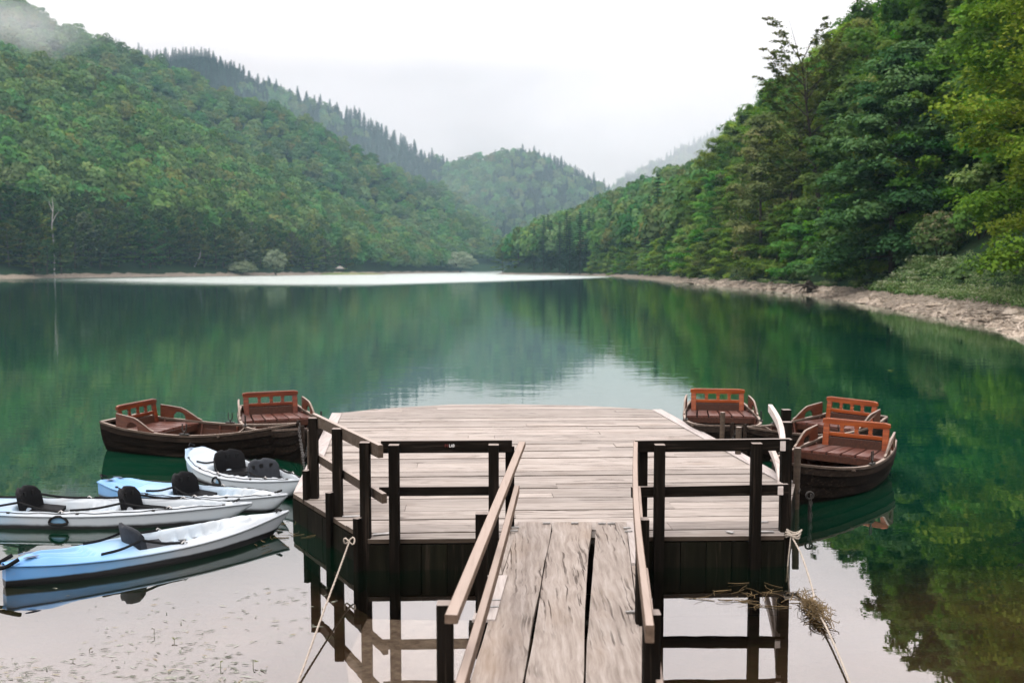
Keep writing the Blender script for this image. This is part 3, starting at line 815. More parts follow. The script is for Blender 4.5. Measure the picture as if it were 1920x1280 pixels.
# middle distance variants
MID = []
for i in range(5):
    tb, cm = broadleaf(200 + i, 19, 5.6, 30, 9, 14, 0.46, M['leafhill'], t0=0.08)
    MID.append((mk(tb), cm))
MIDY = []
for mt, sd_ in (('leafyel', 1), ('leafolive', 2), ('willow', 3)):
    tb, cm = broadleaf(220 + sd_, 17, 5.8, 30, 9, 14, 0.46, M[mt], t0=0.05)
    MIDY.append((mk(tb), cm))
CON = []
for i in range(3):
    tb, cm = conifer(300 + i, 24, 3.6, 26, 8, 16, 0.34, M['needle'])
    CON.append((mk(tb, 'barkdark'), cm))
# far prototypes, kept out of the scene: only the forest masses use them
FAR = bpy.data.collections.new('far_tree_kinds')
for i in range(6):
    FAR.objects.link(bpy.data.objects.new('a_far_tree', dome_crown(400 + i, 15.5, 5.7, 900, 0.60, M['leafhill'], 9, 0.15, 0.4)))
FARC = bpy.data.collections.new('far_spruce_kinds')
for i in range(4):
    tb, cm = conifer(420 + i, 19, 3.3 + 0.5 * (i % 2), 17, 7, 12, 0.72, M['needle'])
    FARC.objects.link(bpy.data.objects.new('b_far_spruce', cm))


def forest(name, pts, scl, col, seed, n_kinds, label=None):
    rng = np.random.RandomState(seed)
    me = bpy.data.meshes.new(name); n = len(pts)
    me.vertices.add(n); me.vertices.foreach_set('co', np.asarray(pts, np.float32).ravel())
    a = me.attributes.new('scl', 'FLOAT_VECTOR', 'POINT'); a.data.foreach_set('vector', np.asarray(scl, np.float32).ravel())
    a = me.attributes.new('rotz', 'FLOAT_VECTOR', 'POINT')
    r = np.zeros((n, 3), np.float32); r[:, 2] = rng.uniform(0, 6.28, n); a.data.foreach_set('vector', r.ravel())
    a = me.attributes.new('kindi', 'INT', 'POINT'); a.data.foreach_set('value', rng.randint(0, n_kinds, n).astype(np.int32))
    o = link(name, me)
    g = bpy.data.node_groups.new(name + '_nodes', 'GeometryNodeTree')
    g.interface.new_socket('Geometry', in_out='INPUT', socket_type='NodeSocketGeometry')
    g.interface.new_socket('Geometry', in_out='OUTPUT', socket_type='NodeSocketGeometry')
    gi = g.nodes.new('NodeGroupInput'); go = g.nodes.new('NodeGroupOutput')
    ip = g.nodes.new('GeometryNodeInstanceOnPoints'); ci = g.nodes.new('GeometryNodeCollectionInfo')
    ci.inputs['Collection'].default_value = col; ci.inputs['Separate Children'].default_value = True; ci.inputs['Reset Children'].default_value = True

    def at(nm, ty):
        q = g.nodes.new('GeometryNodeInputNamedAttribute'); q.data_type = ty; q.inputs[0].default_value = nm
        return q.outputs[0]
    g.links.new(gi.outputs[0], ip.inputs['Points']); g.links.new(ci.outputs[0], ip.inputs['Instance'])
    ip.inputs['Pick Instance'].default_value = True
    g.links.new(at('kindi', 'INT'), ip.inputs['Instance Index'])
    g.links.new(at('rotz', 'FLOAT_VECTOR'), ip.inputs['Rotation'])
    g.links.new(at('scl', 'FLOAT_VECTOR'), ip.inputs['Scale'])
    g.links.new(ip.outputs[0], go.inputs[0])
    md = o.modifiers.new('scatter', 'NODES'); md.node_group = g
    return tag(o, label, None, None, 'stuff')


CAMP = np.array([0, 0, 2.8])
# --- left hill: nearest shoreline trees are things, the rest is one mass
PA = hA.scatter(11.6, rs, 0.012, 1.08)
dist = np.hypot(PA[:, 0], PA[:, 1])
pxx = 960 + 1867 * PA[:, 0] / PA[:, 1]
front = (PA[:, 4] < 0.115) & (pxx > -30) & (PA[:, 1] < 720)
idx = np.where(front)[0]
idx = idx[np.argsort(dist[idx] + 300 * PA[idx, 4])][:110]
keep = np.ones(len(PA), bool); keep[idx] = False
left_group = 'broadleaf trees lining the far left shore'
for i in idx:
    x, y, z, u, v = PA[i]
    r = rs.uniform()
    tm, cm = MID[rs.randint(5)] if r < 0.76 else MIDY[rs.randint(3)] if r < 0.93 else MIDY[1]
    s = rs.uniform(0.78, 1.18)
    put_tree('broadleaf_tree', tm, cm, (x, y, z - 0.3), (s * rs.uniform(0.9, 1.15), s), rs.uniform(0, 6.28),
             'leafy tree in the wood at the foot of the misty hillside', left_group)
m = keep & (pxx > -420)
sc = rs.uniform(0.72, 1.5, m.sum())
SC = np.stack([sc * rs.uniform(0.9, 1.15, m.sum())] * 2 + [sc], 1)
forest('hill_forest', PA[m][:, :3] - [0, 0, 1.2], SC, FAR, 1, 6)
PB = hB.scatter(11.0, rs, 0.15, 1.06)
sc = rs.uniform(0.7, 1.45, len(PB))
forest('hill_forest', PB[:, :3] - [0, 0, 1.2], np.stack([sc * 1.1, sc * 1.1, sc], 1), FAR, 2, 6)


def mixed(name, H, sp, pc, seed, v0=0.0, cs=1.0):
    P = H.scatter(sp, rs, v0, 1.05)
    pcon = np.clip(pc + 0.45 * fbm(P[:, 0], P[:, 1], seed, 2, 0.02) + 0.35 * (P[:, 4] - 0.6), 0, 1)
    c = rs.uniform(0, 1, len(P)) < pcon
    s = rs.uniform(0.75, 1.3, (~c).sum())
    forest(name, P[~c][:, :3] - [0, 0, 1.2], np.stack([s * 1.1, s * 1.1, s], 1), FAR, seed, 6)
    s = rs.uniform(0.6, 1.15, c.sum()) * cs
    forest('spruce_forest', P[c][:, :3] - [0, 0, 0.5], np.stack([s * 1.25, s * 1.25, s], 1), FARC, seed + 1, 4)


mixed('hill_forest', hC, 8.5, 0.75, 21, 0.2)
mixed('hill_forest', hD, 9.0, 0.35, 23, 0.0, 0.9)
mixed('hill_forest', hE, 11.0, 0.8, 25, 0.1)

# --- right bank
PR = hR.scatter(7.4, rs, 0.05, 1.02)
dR = np.hypot(PR[:, 0], PR[:, 1])
pxR = 960 + 1867 * PR[:, 0] / np.maximum(PR[:, 1], 1)
vis = (PR[:, 1] > 22) & (pxR < 2500)
big = vis & (dR < 270) & (PR[:, 4] < np.where(dR < 130, 0.75, 0.5)) & (pxR < 2150)
cand = np.where(big)[0]
cand = cand[np.argsort(dR[cand] * (1 + 0.8 * PR[cand, 4]))][:150]
keepR = vis & (dR > 110) & (pxR < 2100); keepR[cand] = False
specials = []   # (x,y) cleared round hand-placed trees
HAND = [
    # trunk, (x,y), scale, rz, name, label
    (DARKT, (36.2, 95), (1.1, 1.1), 0.4, 'dark layered beech with flat drooping sprays above the rocky bank', 'broadleaf_tree'),
    (YELT, (29.6, 54), (0.9, 1.1), 1.0, 'yellow-green tree with low golden branches behind the herb covered bank', 'broadleaf_tree'),
    (BARE, (40.0, 128), (1.15, 1.22), 0.2, 'thin crowned tree with bare dark limbs reaching out against the sky', 'broadleaf_tree'),
    (BARE, (38.6, 143), (1.0, 1.02), 2.4, 'smaller open crowned tree with thin limbs left of the bare dark one', 'broadleaf_tree'),
    (NEAR[3], (47.0, 116), (1.2, 1.4), 1.1, 'tallest green tree standing clear of the wood right of the bare dark one', 'broadleaf_tree'),
    (OLIT, (39.5, 158), (1.0, 1.15), 2.2, 'olive brown tree at the outer edge of the steep wood', 'broadleaf_tree'),
    (NEAR[1], (37.5, 112), (1.05, 0.95), 2.0, 'bright green tree overhanging the shore left of the dark layered beech', 'broadleaf_tree'),
    (MIDY[0], (-6.0, 640), (1.25, 1.15), 0.0, 'golden green tree at the tip of the wooded headland', 'broadleaf_tree'),
    (MIDY[0], (4.0, 622), (1.1, 1.5), 1.5, 'tall golden tree second from the tip of the headland', 'broadleaf_tree'),
]


def hR_z(x, y):
    """height of the right slope at x,y (nearest sample)"""
    return float(ZR[np.argmin((GR[:, 0] - x) ** 2 + (GR[:, 1] - y) ** 2)])


uu, vv_ = np.meshgrid(np.linspace(0, 1, 900), np.linspace(0, 1.0, 260), indexing='ij')
GR = hR.at(uu.ravel(), vv_.ravel()); ZR = GR[:, 2]
for tr_, (x, y), s, rz, lab, nm in HAND:
    put_tree(nm, tr_[0], tr_[1], (x, y, hR_z(x, y) - 0.2), s, rz, lab)
    specials.append((x, y))
SPX = np.array(specials)
rgroup = 'trees of the steep wood above the stony bank'
for i in cand:
    x, y, z, u, v = PR[i]
    if np.min(np.hypot(SPX[:, 0] - x, SPX[:, 1] - y)) < 3.2: continue
    if dR[i] < 100 and v < 0.13: continue
    r = rs.uniform()
    tm, cm = NEAR[rs.randint(5)] if r < 0.74 else DARKT if r < 0.81 else OLIT if r < 0.92 else YELT
    s = rs.uniform(0.95, 1.35) * (0.72 if v < 0.15 else 1.0)
    put_tree('broadleaf_tree', tm, cm, (x, y, z - 0.3), (s, s * rs.uniform(0.9, 1.1)), rs.uniform(0, 6.28),
             'green broadleaf tree in the dense wood rising behind the stony bank', rgroup)
LOW = []
for i in range(3):
    tb, cm = broadleaf(260 + i, 9, 4.6, 22, 8, 36, 0.22, M['leaf'], [(0, 0.9), (0.3, 1.0), (0.6, 0.8), (1, 0.3)], t0=0.03, lift=(0.0, 1.0), rnd=0.8)
    LOW.append((mk(tb), cm))
ulist = []
yy = 100.0
while yy < 640:
    j = int(np.argmin(np.abs(RC[:500, 1] - yy))); off = 4.6 + rs.uniform(0, 2.2)
    p = RC[j] + RN[j] * off; ulist.append((p[0], p[1])); yy += rs.uniform(4.5, 8.5) * (1 + yy / 500)
for (x, y) in ulist:
    tm, cm = LOW[rs.randint(3)]; s = rs.uniform(0.6, 1.15)
    put_tree('understorey_tree', tm, cm, (x, y, hR_z(x, y) - 0.2), (s * 1.1, s), rs.uniform(0, 6.28), 'low young tree leaning over the stony strip at the foot of the wood', 'low trees along the foot of the wood')
# spruces among the far half of the right wood
CP = [(48, 330, 1.25), (46, 336, 1.05), (52, 322, 1.05), (34, 500, 1.3), (30, 520, 1.25), (38, 495, 1.2), (26, 545, 1.15), (41, 505, 1.05), (18, 570, 1.3), (22, 562, 1.15), (13, 588, 1.1), (46, 470, 1.1),
      (50, 440, 1.0), (29, 532, 1.35), (21, 585, 1.2)]
for j, (x, y, s) in enumerate(CP):
    tm, cm = CON[j % 3]
    put_tree('spruce_tree', tm, cm, (x, y, hR_z(x, y) - 0.2), (s * 1.1, s), j * 1.3,
             'tall dark spruce standing among the broadleaf trees of the far headland' if y > 400 else 'dark spruce tip rising above the wood halfway along the bank',
             'spruces of the headland' if y > 400 else 'spruces halfway along the bank')
P2 = PR[keepR]
d2 = dR[keepR]
s = rs.uniform(0.95, 1.5, len(P2))
forest('hill_forest', P2[:, :3] - [0, 0, 1.0], np.stack([s * 1.0, s * 1.0, s * 1.05], 1), FAR, 31, 6)

# --- far left shore specials
def bush(name, loc, Rc, h, n, ls, mat, label, seed, lumps=9, cat='bush', group=None, stem='barkdark'):
    t = thing(name, label, cat, loc, 0, group)
    tb = MB(); rng = np.random.RandomState(seed)
    for k in range(4):
        a = rng.uniform(0, 6.28)
        tb.tube([(0, 0, -0.1), (Rc * 0.2 * math.cos(a), Rc * 0.2 * math.sin(a), h * 0.3), (Rc * 0.45 * math.cos(a), Rc * 0.45 * math.sin(a), h * 0.62)], [0.02 * h, 0.014 * h, 0.006 * h], 5)
    tb.build('stem', M[stem], t)
    link('crown', dome_crown(seed, h, Rc, n, ls, mat, lumps * 3, 0.0, 0.25, 0.6), t)
    return t


bush('willow_bush', (-122.5, 452, 0.3), 8.5, 6.5, 1500, 0.5, M['willow'], 'low silvery willow bush at the waterline of the far left shore', 501)
bush('willow_tree', (-109, 460, 0.3), 6.0, 12.5, 1600, 0.5, M['willow'], 'upright silvery willow beside the low willow bush', 502, cat='tree')
bush('willow_tree', (-47, 905, 0.2), 17, 20, 2600, 0.8, M['willow'], 'broad pale willow standing alone at the far end of the lake', 503, cat='tree')

dt = thing('dead_tree', 'bleached bare trunk standing among the dark trees of the left shore', 'dead tree', (-161.5, 352, 4.0))
tb = MB(); tb.tube([(0, 0, -6), (0.3, 0, 6), (-0.3, 0, 14), (0.4, 0, 21), (0.1, 0, 24)], [0.26, 0.22, 0.17, 0.11, 0.04], 7)
tb.build('trunk', M['deadwood'], dt)
tb = MB(); tb.tube([(-0.2, 0, 15), (1.2, 0.2, 18), (2.3, 0.2, 19.2)], [0.13, 0.1, 0.04], 6); tb.build('branch', M['deadwood'], dt)
tb = MB(); tb.tube([(0.3, 0, 19), (-0.9, 0.2, 21.5), (-1.1, 0.3, 23)], [0.1, 0.07, 0.03], 6); tb.build('branch', M['deadwood'], dt)
for (x_, y_, s_) in [(-156.5, 336, 0.62), (-153, 339, 0.7), (-160, 334, 0.66)]:
    put_tree('broadleaf_tree', *MID[1], (x_, y_, 1.5), (s_ * 1.2, s_), x_, 'leafy tree in the wood at the foot of the misty hillside', left_group)
ln = MB((-138, 436, 0.4)); ln.tube([(-140, 436, 0.3), (-138.5, 436, 4.5), (-136.2, 436, 8.5), (-135.6, 436, 12)], [0.36, 0.3, 0.24, 0.08], 7)
o = ln.build('dead_tree', M['deadwood']); o.location = (-138, 436, 0.4); tag(o, 'leaning pale dead trunk near the silvery willow bush', 'dead tree')

ht = thing('garden_hut', 'small open wooden hut with hipped roof on the grassy point', 'hut', (-96.5, 560, 1.2))
rm = MB(); rm.add([(-2.4, -2.4, 2.2), (2.4, -2.4, 2.2), (2.4, 2.4, 2.2), (-2.4, 2.4, 2.2), (0, 0, 3.8), (-2.2, -2.2, 2.12), (2.2, -2.2, 2.12), (2.2, 2.2, 2.12), (-2.2, 2.2, 2.12)],
                  [(0, 1, 4), (1, 2, 4), (2, 3, 4), (3, 0, 4), (8, 7, 6, 5), (0, 5, 6, 1), (1, 6, 7, 2), (2, 7, 8, 3), (3, 8, 5, 0)])
rm.build('roof', M['roof'], ht)
for sx_ in (-1.7, 1.7):
    for sy_ in (-1.7, 1.7):
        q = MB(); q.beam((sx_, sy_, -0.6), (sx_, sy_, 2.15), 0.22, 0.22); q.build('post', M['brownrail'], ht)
q = MB(); q.beam((-1.6, 1.7, 0.7), (1.6, 1.7, 0.7), 0.12, 0.5); q.build('railing', M['brownrail'], ht)

# --- bank plants and stones, right
def frame_pt(s, off):
    i = int(np.argmin(np.abs(RC[:, 1] - s))); p = RC[i] + RN[i] * off
    return p[0], p[1]


BUS = [(60, 5.4, 2.0, 2.2, 'shrub', 'big green bush at the outer end of the herb covered bank'),
       (83, 6.0, 2.5, 4.4, 'cream', 'pale flowering shrub with cream tufts above the herbs'),
       (80, 8.2, 2.6, 3.6, 'shrub', 'bright green shrub right of the cream flowering one'),
       (93, 3.7, 1.1, 1.0, 'shrub', 'small dark round bush where the herbs end'),
       (112, 4.3, 2.4, 1.6, 'shrub', 'low grassy bush under the overhanging beech branches'),
       (130, 4.2, 2.0, 1.3, 'shrub', 'low spreading bush left of the tree stump roots'),
       (160, 4.2, 3.0, 1.7, 'shrub', 'wide low bush along the middle of the stony bank'),
       (190, 4.0, 2.6, 1.6, 'shrub', 'tufted bush beside the driftwood log'),
       (70, 4.6, 1.2, 1.5, 'shrub', 'leafy bush rising out of the grey herbs'),
       (55, 5.2, 2.0, 3.2, 'shrub', 'tall leafy shrub nearest the camera on the bank')]
for j, (yy, off, rc_, hh, mt, lab) in enumerate(BUS):
    x, y = frame_pt(yy, off)
    bb = bush('bank_shrub', (x, y, hR_z(x, y) - 0.1), rc_, hh, 1800, 0.15 if yy < 90 else 0.22, M['shrub'], lab, 520 + j, 10)
    if mt == 'cream':
        link('blossom', dome_crown(560, hh * 1.04, rc_ * 1.05, 650, 0.13, M['cream'], 34, 0.1, 0.0, 0.45), bb)
# herbs: uncountable ground cover
parts = []
rng = np.random.RandomState(9)
for q in range(520):
    yy = rng.uniform(42, 92) if q < 420 else rng.uniform(92, 215)
    off = rng.uniform(2.5, 6.0) if yy < 90 else rng.uniform(3.0, 4.8)
    x, y = frame_pt(yy, off); z = max(hR_z(x, y), 0.5 + 0.12 * off)
    n = 95; r_ = rng.uniform(0.3, 0.8); hh = rng.uniform(0.35, 1.0) * (1 if yy < 90 else 0.6)
    c = np.stack([x + rng.normal(0, r_ * 0.5, n), y + rng.normal(0, r_ * 0.5, n), z + rng.uniform(0, 1, n) ** 0.8 * hh], 1)
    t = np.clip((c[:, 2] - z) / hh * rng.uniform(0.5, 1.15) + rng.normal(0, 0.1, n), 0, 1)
    parts.append(leaf_quads(c, 1, 0.075 if yy < 78 else 0.13, rng, t, 0.9, 0.45))
tag(link('bank_herbs', make_crown('bank_herbs', parts, M['herb'])), kind='stuff')


def rock_mesh(rng, r):
    me = MB(); V = []
    n, m_ = 9, 6
    ph = rng.uniform(0, 6.28, 6)
    for i in range(m_ + 1):
        th = PI * i / m_
        for k in range(n):
            a = 2 * PI * k / n
            d = 1 + 0.22 * math.sin(2 * a + ph[0]) + 0.18 * math.sin(3 * a + ph[1] + 2 * th) + 0.16 * math.sin(5 * th + ph[2]) + rng.uniform(-0.1, 0.1)
            V.append((r[0] * d * math.sin(th) * math.cos(a), r[1] * d * math.sin(th) * math.sin(a), r[2] * d * math.cos(th)))
    F = [(i * n + k, i * n + (k + 1) % n, i * n + n + (k + 1) % n, i * n + n + k) for i in range(m_) for k in range(n)]
    return V, [f[::-1] for f in F]


# small stones: uncountable rubble along the water's edge
mb = MB(); rng = np.random.RandomState(15)
for q in range(1500):
    yy = rng.uniform(30, 110) if q < 1100 else rng.uniform(110, 230)
    off = rng.uniform(-0.5, 3.6); x, y = frame_pt(yy, off); s_ = rng.uniform(0.06, 0.26) * (1 if yy < 110 else 1.6)
    V, F = rock_mesh(rng, (s_ * rng.uniform(0.8, 1.8), s_ * rng.uniform(0.8, 1.5), s_ * 0.6))
    z = 1.05 * off / 4.3
    mb.add([(a + x, b + y, c + z) for a, b, c in V], F, 0, rng.uniform(0, 1))
tag(mb.build('shore_rubble', M['rock']), kind='stuff')
for q in range(26):
    yy = 36 + q * 4.3 + rng.uniform(-1.5, 1.5); off = rng.uniform(0.4, 2.4); x, y = frame_pt(yy, off); s_ = rng.uniform(0.35, 0.7)
    V, F = rock_mesh(rng, (s_ * 1.5, s_ * 1.1, s_ * 0.6)); b = MB(); b.add(V, F, 0, rng.uniform(0.4, 1)); o = b.build('shore_boulder', M['rock'])
    o.location = (x, y, 1.05 * off / 4.3 - 0.05); o.rotation_euler = (0, 0, rng.uniform(0, 6))
    tag(o, 'pale boulder half buried in the stony strip along the bank', 'boulder', 'boulders along the stony bank')

# driftwood and stump
def log(pts, rad, label, name='driftwood_log', mat='drift', cat='log'):
    c = np.mean(np.array(pts), 0); b = MB(c); b.tube(cr(pts, 14), np.linspace(rad, rad * 0.45, 14), 8)
    o = b.build(name, M[mat]); o.location = c
    return tag(o, label, cat)


log([(35.6, 196, 0.1), (33.6, 194, 0.35), (31.5, 193, 0.12)], 0.22, 'bleached driftwood log lying half in the water at the bank tip')
log([(36.0, 190, 0.6), (34.4, 190.5, 0.75), (32.6, 189, 0.8)], 0.16, 'thin driftwood branch pointing over the water beside the bleached log')
log([(23.2, 45, 0.5), (22.4, 44, 0.3), (21.9, 42.6, -0.02), (21.6, 42, -0.3)], 0.07, 'forked pale root running down the near rocks into the water')
st_ = thing('tree_stump', 'dark uprooted stump with spreading roots on the stony bank', 'stump', (33.4, 113, 0.25))
b = MB(); b.tube([(0.6, 0.3, 0.0), (0.5, 0.1, 0.7), (0.1, 0, 1.2)], [0.55, 0.45, 0.3], 9); b.build('trunk', M['barkdark'], st_)
for k_ in range(7):
    a = k_ * 0.95; b = MB(); L_ = rng.uniform(0.9, 1.9)
    b.tube(cr([(0.2, 0, 0.7), (0.2 + 0.5 * L_ * math.cos(a), 0.5 * L_ * math.sin(a), 0.75 + 0.2 * math.sin(k_)), (0.2 + L_ * math.cos(a), L_ * math.sin(a), 0.1 + 0.4 * (k_ % 2))], 8), np.linspace(0.2, 0.04, 8), 6)
    b.build('root', M['barkdark'], st_)

# ------------------------------------------------------------------ floating dock
DZ = 0.30
dock = thing('floating_dock', 'wide floating wooden dock with pale weathered boards and dark railings', 'dock', (0.1, 13.5, 0))
DO = (0.1, 13.5, 0)
poly = [(-1.34, 9.12), (2.57, 9.25), (3.33, 11.56), (2.67, 17.69), (1.35, 18.28), (0.0, 18.5), (-1.15, 18.45), (-2.2, 17.98), (-3.14, 17.23), (-2.45, 11.0)]
YAW = 0.045


def clip(poly, nx, ny, c):
    out = []
    for i in range(len(poly)):
        a, b = poly[i], poly[(i + 1) % len(poly)]
        da = a[0] * nx + a[1] * ny - c; db = b[0] * nx + b[1] * ny - c
        if da <= 0: out.append(a)
        if (da < 0 < db) or (db < 0 < da):
            t = da / (da - db); out.append((a[0] + (b[0] - a[0]) * t, a[1] + (b[1] - a[1]) * t))
    return out


rng = np.random.RandomState(5)
mb = MB(DO)
cy, sy = math.cos(YAW), math.sin(YAW)
v = 8.9
inner = poly
while v < 18.9:
    wd = rng.uniform(0.20, 0.33)
    gap = rng.choice([0.005, 0.007, 0.010, 0.018], p=[0.35, 0.3, 0.2, 0.15])
    p = inner
    nx, ny = -sy, cy
    strip = clip(clip(p, nx, ny, v + wd - gap), -nx, -ny, -v)
    joints = [-9.0] + sorted(rng.uniform(-2.6, 2.6, rng.choice([0, 1, 1, 2]))) + [9.0]
    for a, b in zip(joints[:-1], joints[1:]):
        sk = rng.uniform(-0.12, 0.12)
        s2 = clip(clip(strip, cy, sy, b - 0.004 + 0.6), -cy, -sy, -(a + 0.6)) if len(strip) > 2 else []
        if len(s2) > 2:
            mb.prism(s2, DZ - 0.045 + 0, DZ + rng.uniform(-0.007, 0.004), 0, rng.uniform(0, 1), 1)
    v += wd
deck = mb.build('deck', [M['deck'], M['brownrail']], dock)
# body under the boards
def inset(poly, d):
    c = np.mean(np.array(poly), 0); out = []
    for p in poly:
        q = np.array(p) - c; L = np.linalg.norm(q); out.append(tuple(c + q * (L - d) / L))
    return out


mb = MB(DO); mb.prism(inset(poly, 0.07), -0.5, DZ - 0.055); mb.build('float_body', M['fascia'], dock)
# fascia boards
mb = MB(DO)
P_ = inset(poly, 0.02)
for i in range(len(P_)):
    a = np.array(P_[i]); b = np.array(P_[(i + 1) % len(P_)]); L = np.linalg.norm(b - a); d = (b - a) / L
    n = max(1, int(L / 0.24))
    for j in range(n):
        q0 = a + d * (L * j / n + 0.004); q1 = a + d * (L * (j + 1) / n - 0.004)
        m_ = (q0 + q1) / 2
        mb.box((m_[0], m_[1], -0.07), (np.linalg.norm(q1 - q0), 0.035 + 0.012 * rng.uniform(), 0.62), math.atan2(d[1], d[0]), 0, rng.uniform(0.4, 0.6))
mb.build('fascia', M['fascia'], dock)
# pale edge boards on the two long sides
def edge(a, b, name='edge_board', w=0.17, z=DZ + 0.012):
    q = MB(DO); a = np.array(a); b = np.array(b); d = (b - a) / np.linalg.norm(b - a); nrm = np.array((-d[1], d[0]))
    if np.dot(nrm, np.array((0.1, 13.5)) - a) < 0: nrm = -nrm
    pts = [tuple(a), tuple(b), tuple(b + nrm * w), tuple(a + nrm * w)]
    if (b - a)[0] * nrm[1] - (b - a)[1] * nrm[0] < 0: pts = pts[::-1]
    q.prism(pts, DZ + 0.0045, z, 0, 0.8); return q.build(name, M['trim'], dock)


edge((-2.45, 11.02), (-2.78, 14.0)); edge((-2.783, 14.01), (-3.14, 17.23)); edge((3.33, 11.58), (3.03, 14.4)); edge((3.028, 14.41), (2.67, 17.69))


def railing(name, posts, rails, mat='dark', post_mat='darkv', label=None, pw=0.095):
    r = bpy.data.objects.new(name, None); COL.objects.link(r); r.parent = dock; r.empty_display_size = 0.1
    if label: r['label'] = label
    for (x, y, z0, z1) in posts:
        q = MB(DO); q.beam((x, y, z0), (x, y, z1), pw, pw, 0, rng.uniform(0, 1), up=(0, 1, 0), bev=0.06); q.build('post', M[post_mat], r)
    for (p0, p1, w_, h_, b_) in rails:
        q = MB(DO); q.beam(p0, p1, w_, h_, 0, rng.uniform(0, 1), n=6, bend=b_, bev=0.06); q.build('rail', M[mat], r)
    return r


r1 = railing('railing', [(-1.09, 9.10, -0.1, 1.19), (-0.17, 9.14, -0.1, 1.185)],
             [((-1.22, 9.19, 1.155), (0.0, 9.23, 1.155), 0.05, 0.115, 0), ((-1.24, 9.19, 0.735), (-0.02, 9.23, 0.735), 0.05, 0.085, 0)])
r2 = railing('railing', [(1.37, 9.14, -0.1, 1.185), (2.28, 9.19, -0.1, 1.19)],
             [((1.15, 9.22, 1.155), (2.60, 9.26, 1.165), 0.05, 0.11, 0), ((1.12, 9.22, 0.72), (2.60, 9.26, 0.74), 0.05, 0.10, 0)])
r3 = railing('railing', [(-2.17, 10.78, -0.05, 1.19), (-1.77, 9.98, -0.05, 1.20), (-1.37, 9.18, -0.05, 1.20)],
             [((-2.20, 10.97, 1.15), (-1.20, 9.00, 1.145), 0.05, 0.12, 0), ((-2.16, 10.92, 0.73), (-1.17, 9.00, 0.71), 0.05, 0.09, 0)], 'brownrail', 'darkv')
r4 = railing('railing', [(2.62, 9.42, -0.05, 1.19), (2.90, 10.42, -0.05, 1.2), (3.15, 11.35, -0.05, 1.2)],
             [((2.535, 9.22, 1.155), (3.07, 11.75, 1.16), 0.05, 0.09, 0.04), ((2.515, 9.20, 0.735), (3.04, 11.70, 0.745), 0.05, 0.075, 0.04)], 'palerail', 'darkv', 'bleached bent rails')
# short side blocks beside the post feet
for (x, y, h_) in [(-2.235, 10.74, 0.62), (-1.835, 9.93, 0.56), (-1.43, 9.13, 0.50)]:
    q = MB(DO); q.beam((x, y, -0.2), (x, y, h_), 0.06, 0.11, 0, 0.4, up=(0.45, 0.9, 0)); q.build('post_brace', M['darkv'], r3)
# sticker on the rail: dim red pair then LAB in white
pan = MB(DO)
GLY = {'L': ['100', '100', '100', '100', '111'], 'A': ['010', '101', '111', '101', '101'], 'B': ['110', '101', '110', '101', '110'], 'P': ['110', '101', '110', '100', '100'], 'V': ['101', '101', '101', '101', '010']}
def letters(txt, x0, y, z0, px_, mat_i, tilt):
    for ch in txt:
        for rr, row in enumerate(GLY[ch]):
            for cc, bit in enumerate(row):
                if bit == '1':
                    pan.box((x0 + (cc + 0.5) * px_, y + tilt * (x0 + cc * px_), z0 - (rr + 0.5) * px_ * 1.2), (px_ * 0.98, 0.002, px_ * 1.18), 0.033, mat_i)
        x0 += 3.8 * px_
letters('PV', -0.625, 9.193, 1.182, 0.0048, 0, 0.033); letters('LAB', -0.585, 9.193, 1.182, 0.0048, 1, 0.033)
pan.build('sticker', [plain('dim_red_print', (0.10, 0.012, 0.010), 0.6), plain('white_print', (0.55, 0.56, 0.55), 0.6)], r1)
# cleats / brackets
for (x, y, L_, rz) in [(-1.95, 10.62, 0.16, 0.2), (-1.62, 9.95, 0.2, 0.15), (-1.22, 9.28, 0.2, 0.3), (2.45, 9.72, 0.18, 0.1), (2.42, 9.36, 0.16, 0.0), (2.08, 9.34, 0.07, -0.8)]:
    q = MB(DO); q.box((x, y, DZ + 0.008), (L_, 0.045, 0.006), rz); q.build('bracket', M['steel'], dock)


def pole(x, y, z0, z1, r_, ring=False, name='mooring_pole'):
    q = MB(DO); q.tube([(x, y, z0), (x, y, (z0 + z1) / 2), (x + 0.01, y, z1)], r_, 10)
    if ring:
        q.tube([(x + 0.04 * math.cos(a), y - 0.02, z1 + 0.045 + 0.04 * math.sin(a)) for a in np.linspace(0, 2 * PI, 17)], 0.012, 6)
    return q.build(name, M['iron'] if ring else M['brownrail'], dock)


pole(3.02, 14.2, -0.3, 0.76, 0.035); pole(3.06, 13.35, -0.3, 0.68, 0.04); pole(3.34, 11.55, -0.4, 0.72, 0.04); pole(3.33, 11.0, -0.4, 0.24, 0.018, True); pole(-2.50, 12.2, -0.3, 0.82, 0.04); pole(-2.42, 11.9, -0.3, 0.8, 0.03)

# ------------------------------------------------------------------ gangway
GO = (0.4, 6.5, 0)
gw = thing('gangway', 'narrow gangway of three thick worn planks with wooden handrails', 'gangway', GO)
ZT = 0.372


def gx_line(px0, px1):   # straight line through x at y=9.45 and x at y=5.9
    return lambda y: px1 + (px0 - px1) * (y - 5.9) / (9.45 - 5.9)


eL = gx_line(0.00, -0.285); g1a = gx_line(0.385, 0.075); g1b = gx_line(0.40, 0.092); g2a = gx_line(0.765, 0.425); g2b = gx_line(0.815, 0.452); eR = gx_line(1.10, 0.80)
Y0, Y1 = 3.0, 9.47


